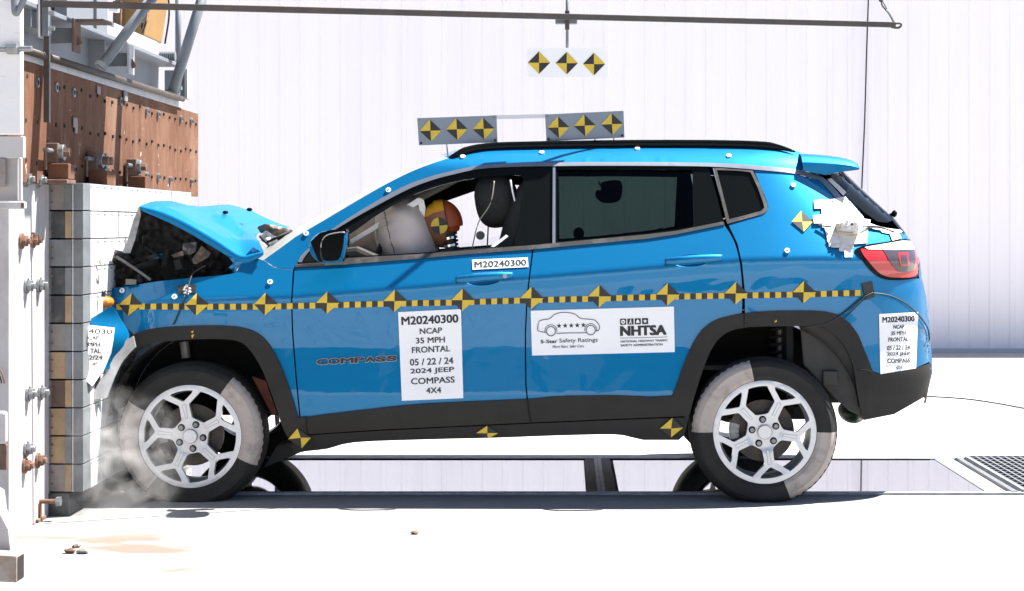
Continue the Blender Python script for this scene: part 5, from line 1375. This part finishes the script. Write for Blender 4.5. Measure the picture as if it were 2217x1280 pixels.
for a, c in (((967, 312), (972, 344)), ((1053, 308), (1056, 326)), ((1288, 300), (1290, 322)), ((1329, 299), (1330, 322))): b.cyl(P(*a, yr + .012), P(*c, yr + .012) + Vector((0, 0, -.03)), .0035, M['steel'], 8)
b.build('rod', rk)

#==DUMMY==
dm = thing('crash_test_dummy', 'tan crash test dummy thrown forward into the driver airbag', 'crash test dummy', P(990, 640, .47))
hc = P(957, 484, .46)
b = MB(); nu, nv = 90, 60
def headfn(p):
    x, y, z = p
    r = 1.0
    if x < -.2: r *= 1 - .06 * max(0, z - .2)          # brow
    if z < -.3 and x > .2: r *= .86                     # nape
    if z < -.5: x = x * .9 - .08
    r += .10 * math.exp(-((x + .95) ** 2 + y * y * 6 + (z + .05) ** 2 * 6) * 3)   # nose
    return Vector((x * r, y * r * .86, z * r))
rot = Matrix.Rotation(R(-12), 3, 'Y')
b.ell(hc, (.102, .090, .118), M['skin'], nu, nv, rot=rot, fn=headfn)
inv = rot.inverted(); ks, ky, kc, kb = (b.mslot(M[k]) for k in ('skin', 'ypaint', 'cap', 'bpaint'))
for i, f in enumerate(b.f):
    c = sum((Vector(b.v[j]) for j in f), Vector()) / len(f); l = inv @ (c - hc)
    if l.x > .030: b.mi[i] = kc
    elif l.z > .058 + .25 * min(0, l.x + .02): b.mi[i] = ky
    elif l.x < -.075 and -.02 < l.z < .05: b.mi[i] = kb
head = b.build('head', dm)
b = MB(); b.tube([hc + rot @ Vector((.030 + .001, .0905 * math.cos(t) * .88, .113 * math.sin(t))) for t in [2 * math.pi * i / 30 for i in range(31)]], .0022, M['black'], 6, cap=False); b.build('cap_seam', head)
tcn = P(951, 489, .46 - .083)
b = MB()
for k in range(4):
    pts = [tcn] + [tcn + Vector((.040 * math.cos(R(a)), 0, .040 * math.sin(R(a)))) for a in range(-84 + 90 * k, -84 + 90 * k + 91, 10)]
    b.prism(pts, (0, .012, 0), M['yellow'] if k % 2 == 0 else M['black'])
b.build('target_disc', head)
b = MB()
for k in range(5): b.cyl(P(972 + k * 1.2, 505 + k * 8, .44), P(973 + k * 1.2, 510 + k * 8, .44), .040 - .002 * (k % 2), M['chrome'] if k % 2 else M['black'], 20)
b.cyl(P(972, 500, .44), P(978, 545, .44), .030, M['black'], 16); b.build('neck', dm)
# torso, arms and hands as one skinned body
me = bpy.data.meshes.new('body'); J = [(-.42, .47, .70, .14), (-.45, .47, .85, .135), (-.50, .47, 1.0, .145), (-.535, .47, 1.09, .12), (-.555, .47, 1.15, .06)]
vs = [j[:3] for j in J]; rd_ = [j[3] for j in J]; es = [(0, 1), (1, 2), (2, 3), (3, 4)]
for sgn in (-1, 1):
    k = len(vs); arm = [(-.53, .47 + sgn * .19, 1.08, .062), (-.62, .47 + sgn * .24, .92, .05), (-.80, .47 + sgn * .23, .98, .038), (-.93, .47 + sgn * .20, 1.10, .028), (-1.00, .47 + sgn * .19, 1.135, .026)]
    for j in arm: vs.append(j[:3]); rd_.append(j[3])
    es += [(3, k), (k, k + 1), (k + 1, k + 2), (k + 2, k + 3), (k + 3, k + 4)]
    for fi in range(4):
        q = len(vs); yy = .47 + sgn * .19 + (fi - 1.5) * .017; ln = (.9, 1.0, .95, .8)[fi]
        vs += [(-1.03, yy, 1.145), (-1.03 - .035 * ln, yy, 1.14), (-1.03 - .050 * ln, yy, 1.115)]; rd_ += [.010, .009, .008]
        es += [(k + 4, q), (q, q + 1), (q + 1, q + 2)]
    q = len(vs); vs += [(-1.0, .47 + sgn * .15, 1.13), (-1.03, .47 + sgn * .14, 1.115)]; rd_ += [.010, .009]; es += [(k + 4, q), (q, q + 1)]
for sgn in (-1, 1):
    k = len(vs); vs += [(-.45, .47 + sgn * .10, .68), (-.85, .47 + sgn * .13, .74), (-.98, .47 + sgn * .13, .50), (-1.08, .47 + sgn * .13, .47)]; rd_ += [.085, .06, .045, .04]
    es += [(0, k), (k, k + 1), (k + 1, k + 2), (k + 2, k + 3)]
me.from_pydata(vs, es, [])
bo = bpy.data.objects.new('body', me); COL.objects.link(bo); bo.parent = dm; bo.location = -dm.location
sk = bo.modifiers.new('skin', 'SKIN'); ss = bo.modifiers.new('sub', 'SUBSURF'); ss.levels = 1; ss.render_levels = 1
for v_, r_ in zip(me.skin_vertices[0].data, rd_): v_.radius = (r_, r_)
me.skin_vertices[0].data[0].use_root = True
me.materials.append(M['skin'])

#==DUST==
def dust_cloud(name, label, c, rad, dens, seed, nscale=5.0):
    m = bpy.data.materials.new('dust_volume'); m.use_nodes = True; t = m.node_tree; t.nodes.remove(t.nodes['Principled BSDF'])
    vol = t.nodes.new('ShaderNodeVolumePrincipled'); vol.inputs['Color'].default_value = (.80, .785, .77, 1); vol.inputs['Anisotropy'].default_value = .2
    co = t.nodes.new('ShaderNodeTexCoord'); n = t.nodes.new('ShaderNodeTexNoise'); n.inputs['Scale'].default_value = nscale; n.inputs['Detail'].default_value = 4; n.inputs['Distortion'].default_value = .8
    mp = t.nodes.new('ShaderNodeMapping'); mp.inputs['Location'].default_value = (seed, seed * 2, 0)
    r = t.nodes.new('ShaderNodeMapRange'); r.inputs[1].default_value = .47; r.inputs[2].default_value = .72; r.inputs[4].default_value = dens
    ln = t.nodes.new('ShaderNodeVectorMath'); ln.operation = 'LENGTH'
    dv = t.nodes.new('ShaderNodeVectorMath'); dv.operation = 'DIVIDE'; dv.inputs[1].default_value = rad
    fo = t.nodes.new('ShaderNodeMapRange'); fo.inputs[1].default_value = 1.0; fo.inputs[2].default_value = .35
    mu = t.nodes.new('ShaderNodeMath'); mu.operation = 'MULTIPLY'
    L = t.links.new
    L(co.outputs['Object'], mp.inputs[0]); L(mp.outputs[0], n.inputs['Vector']); L(n.outputs['Fac'], r.inputs[0])
    L(co.outputs['Object'], dv.inputs[0]); L(dv.outputs[0], ln.inputs[0]); L(ln.outputs['Value'], fo.inputs[0])
    L(r.outputs[0], mu.inputs[0]); L(fo.outputs[0], mu.inputs[1]); L(mu.outputs[0], vol.inputs['Density']); L(vol.outputs[0], t.nodes['Material Output'].inputs['Volume'])
    b = MB(); b.ell((0, 0, 0), rad, m, 24, 14); o = b.build(name); o.location = c
    tag(o, label, 'dust', kind='stuff'); return o
c = P(225, 985, -.22); 
dust_cloud('dust_cloud', 'pale brown dust rising between the front tyre and the barrier foot', (c.x, c.y, .24), (.42, .26, .34), 6.5, 3.1, 9)
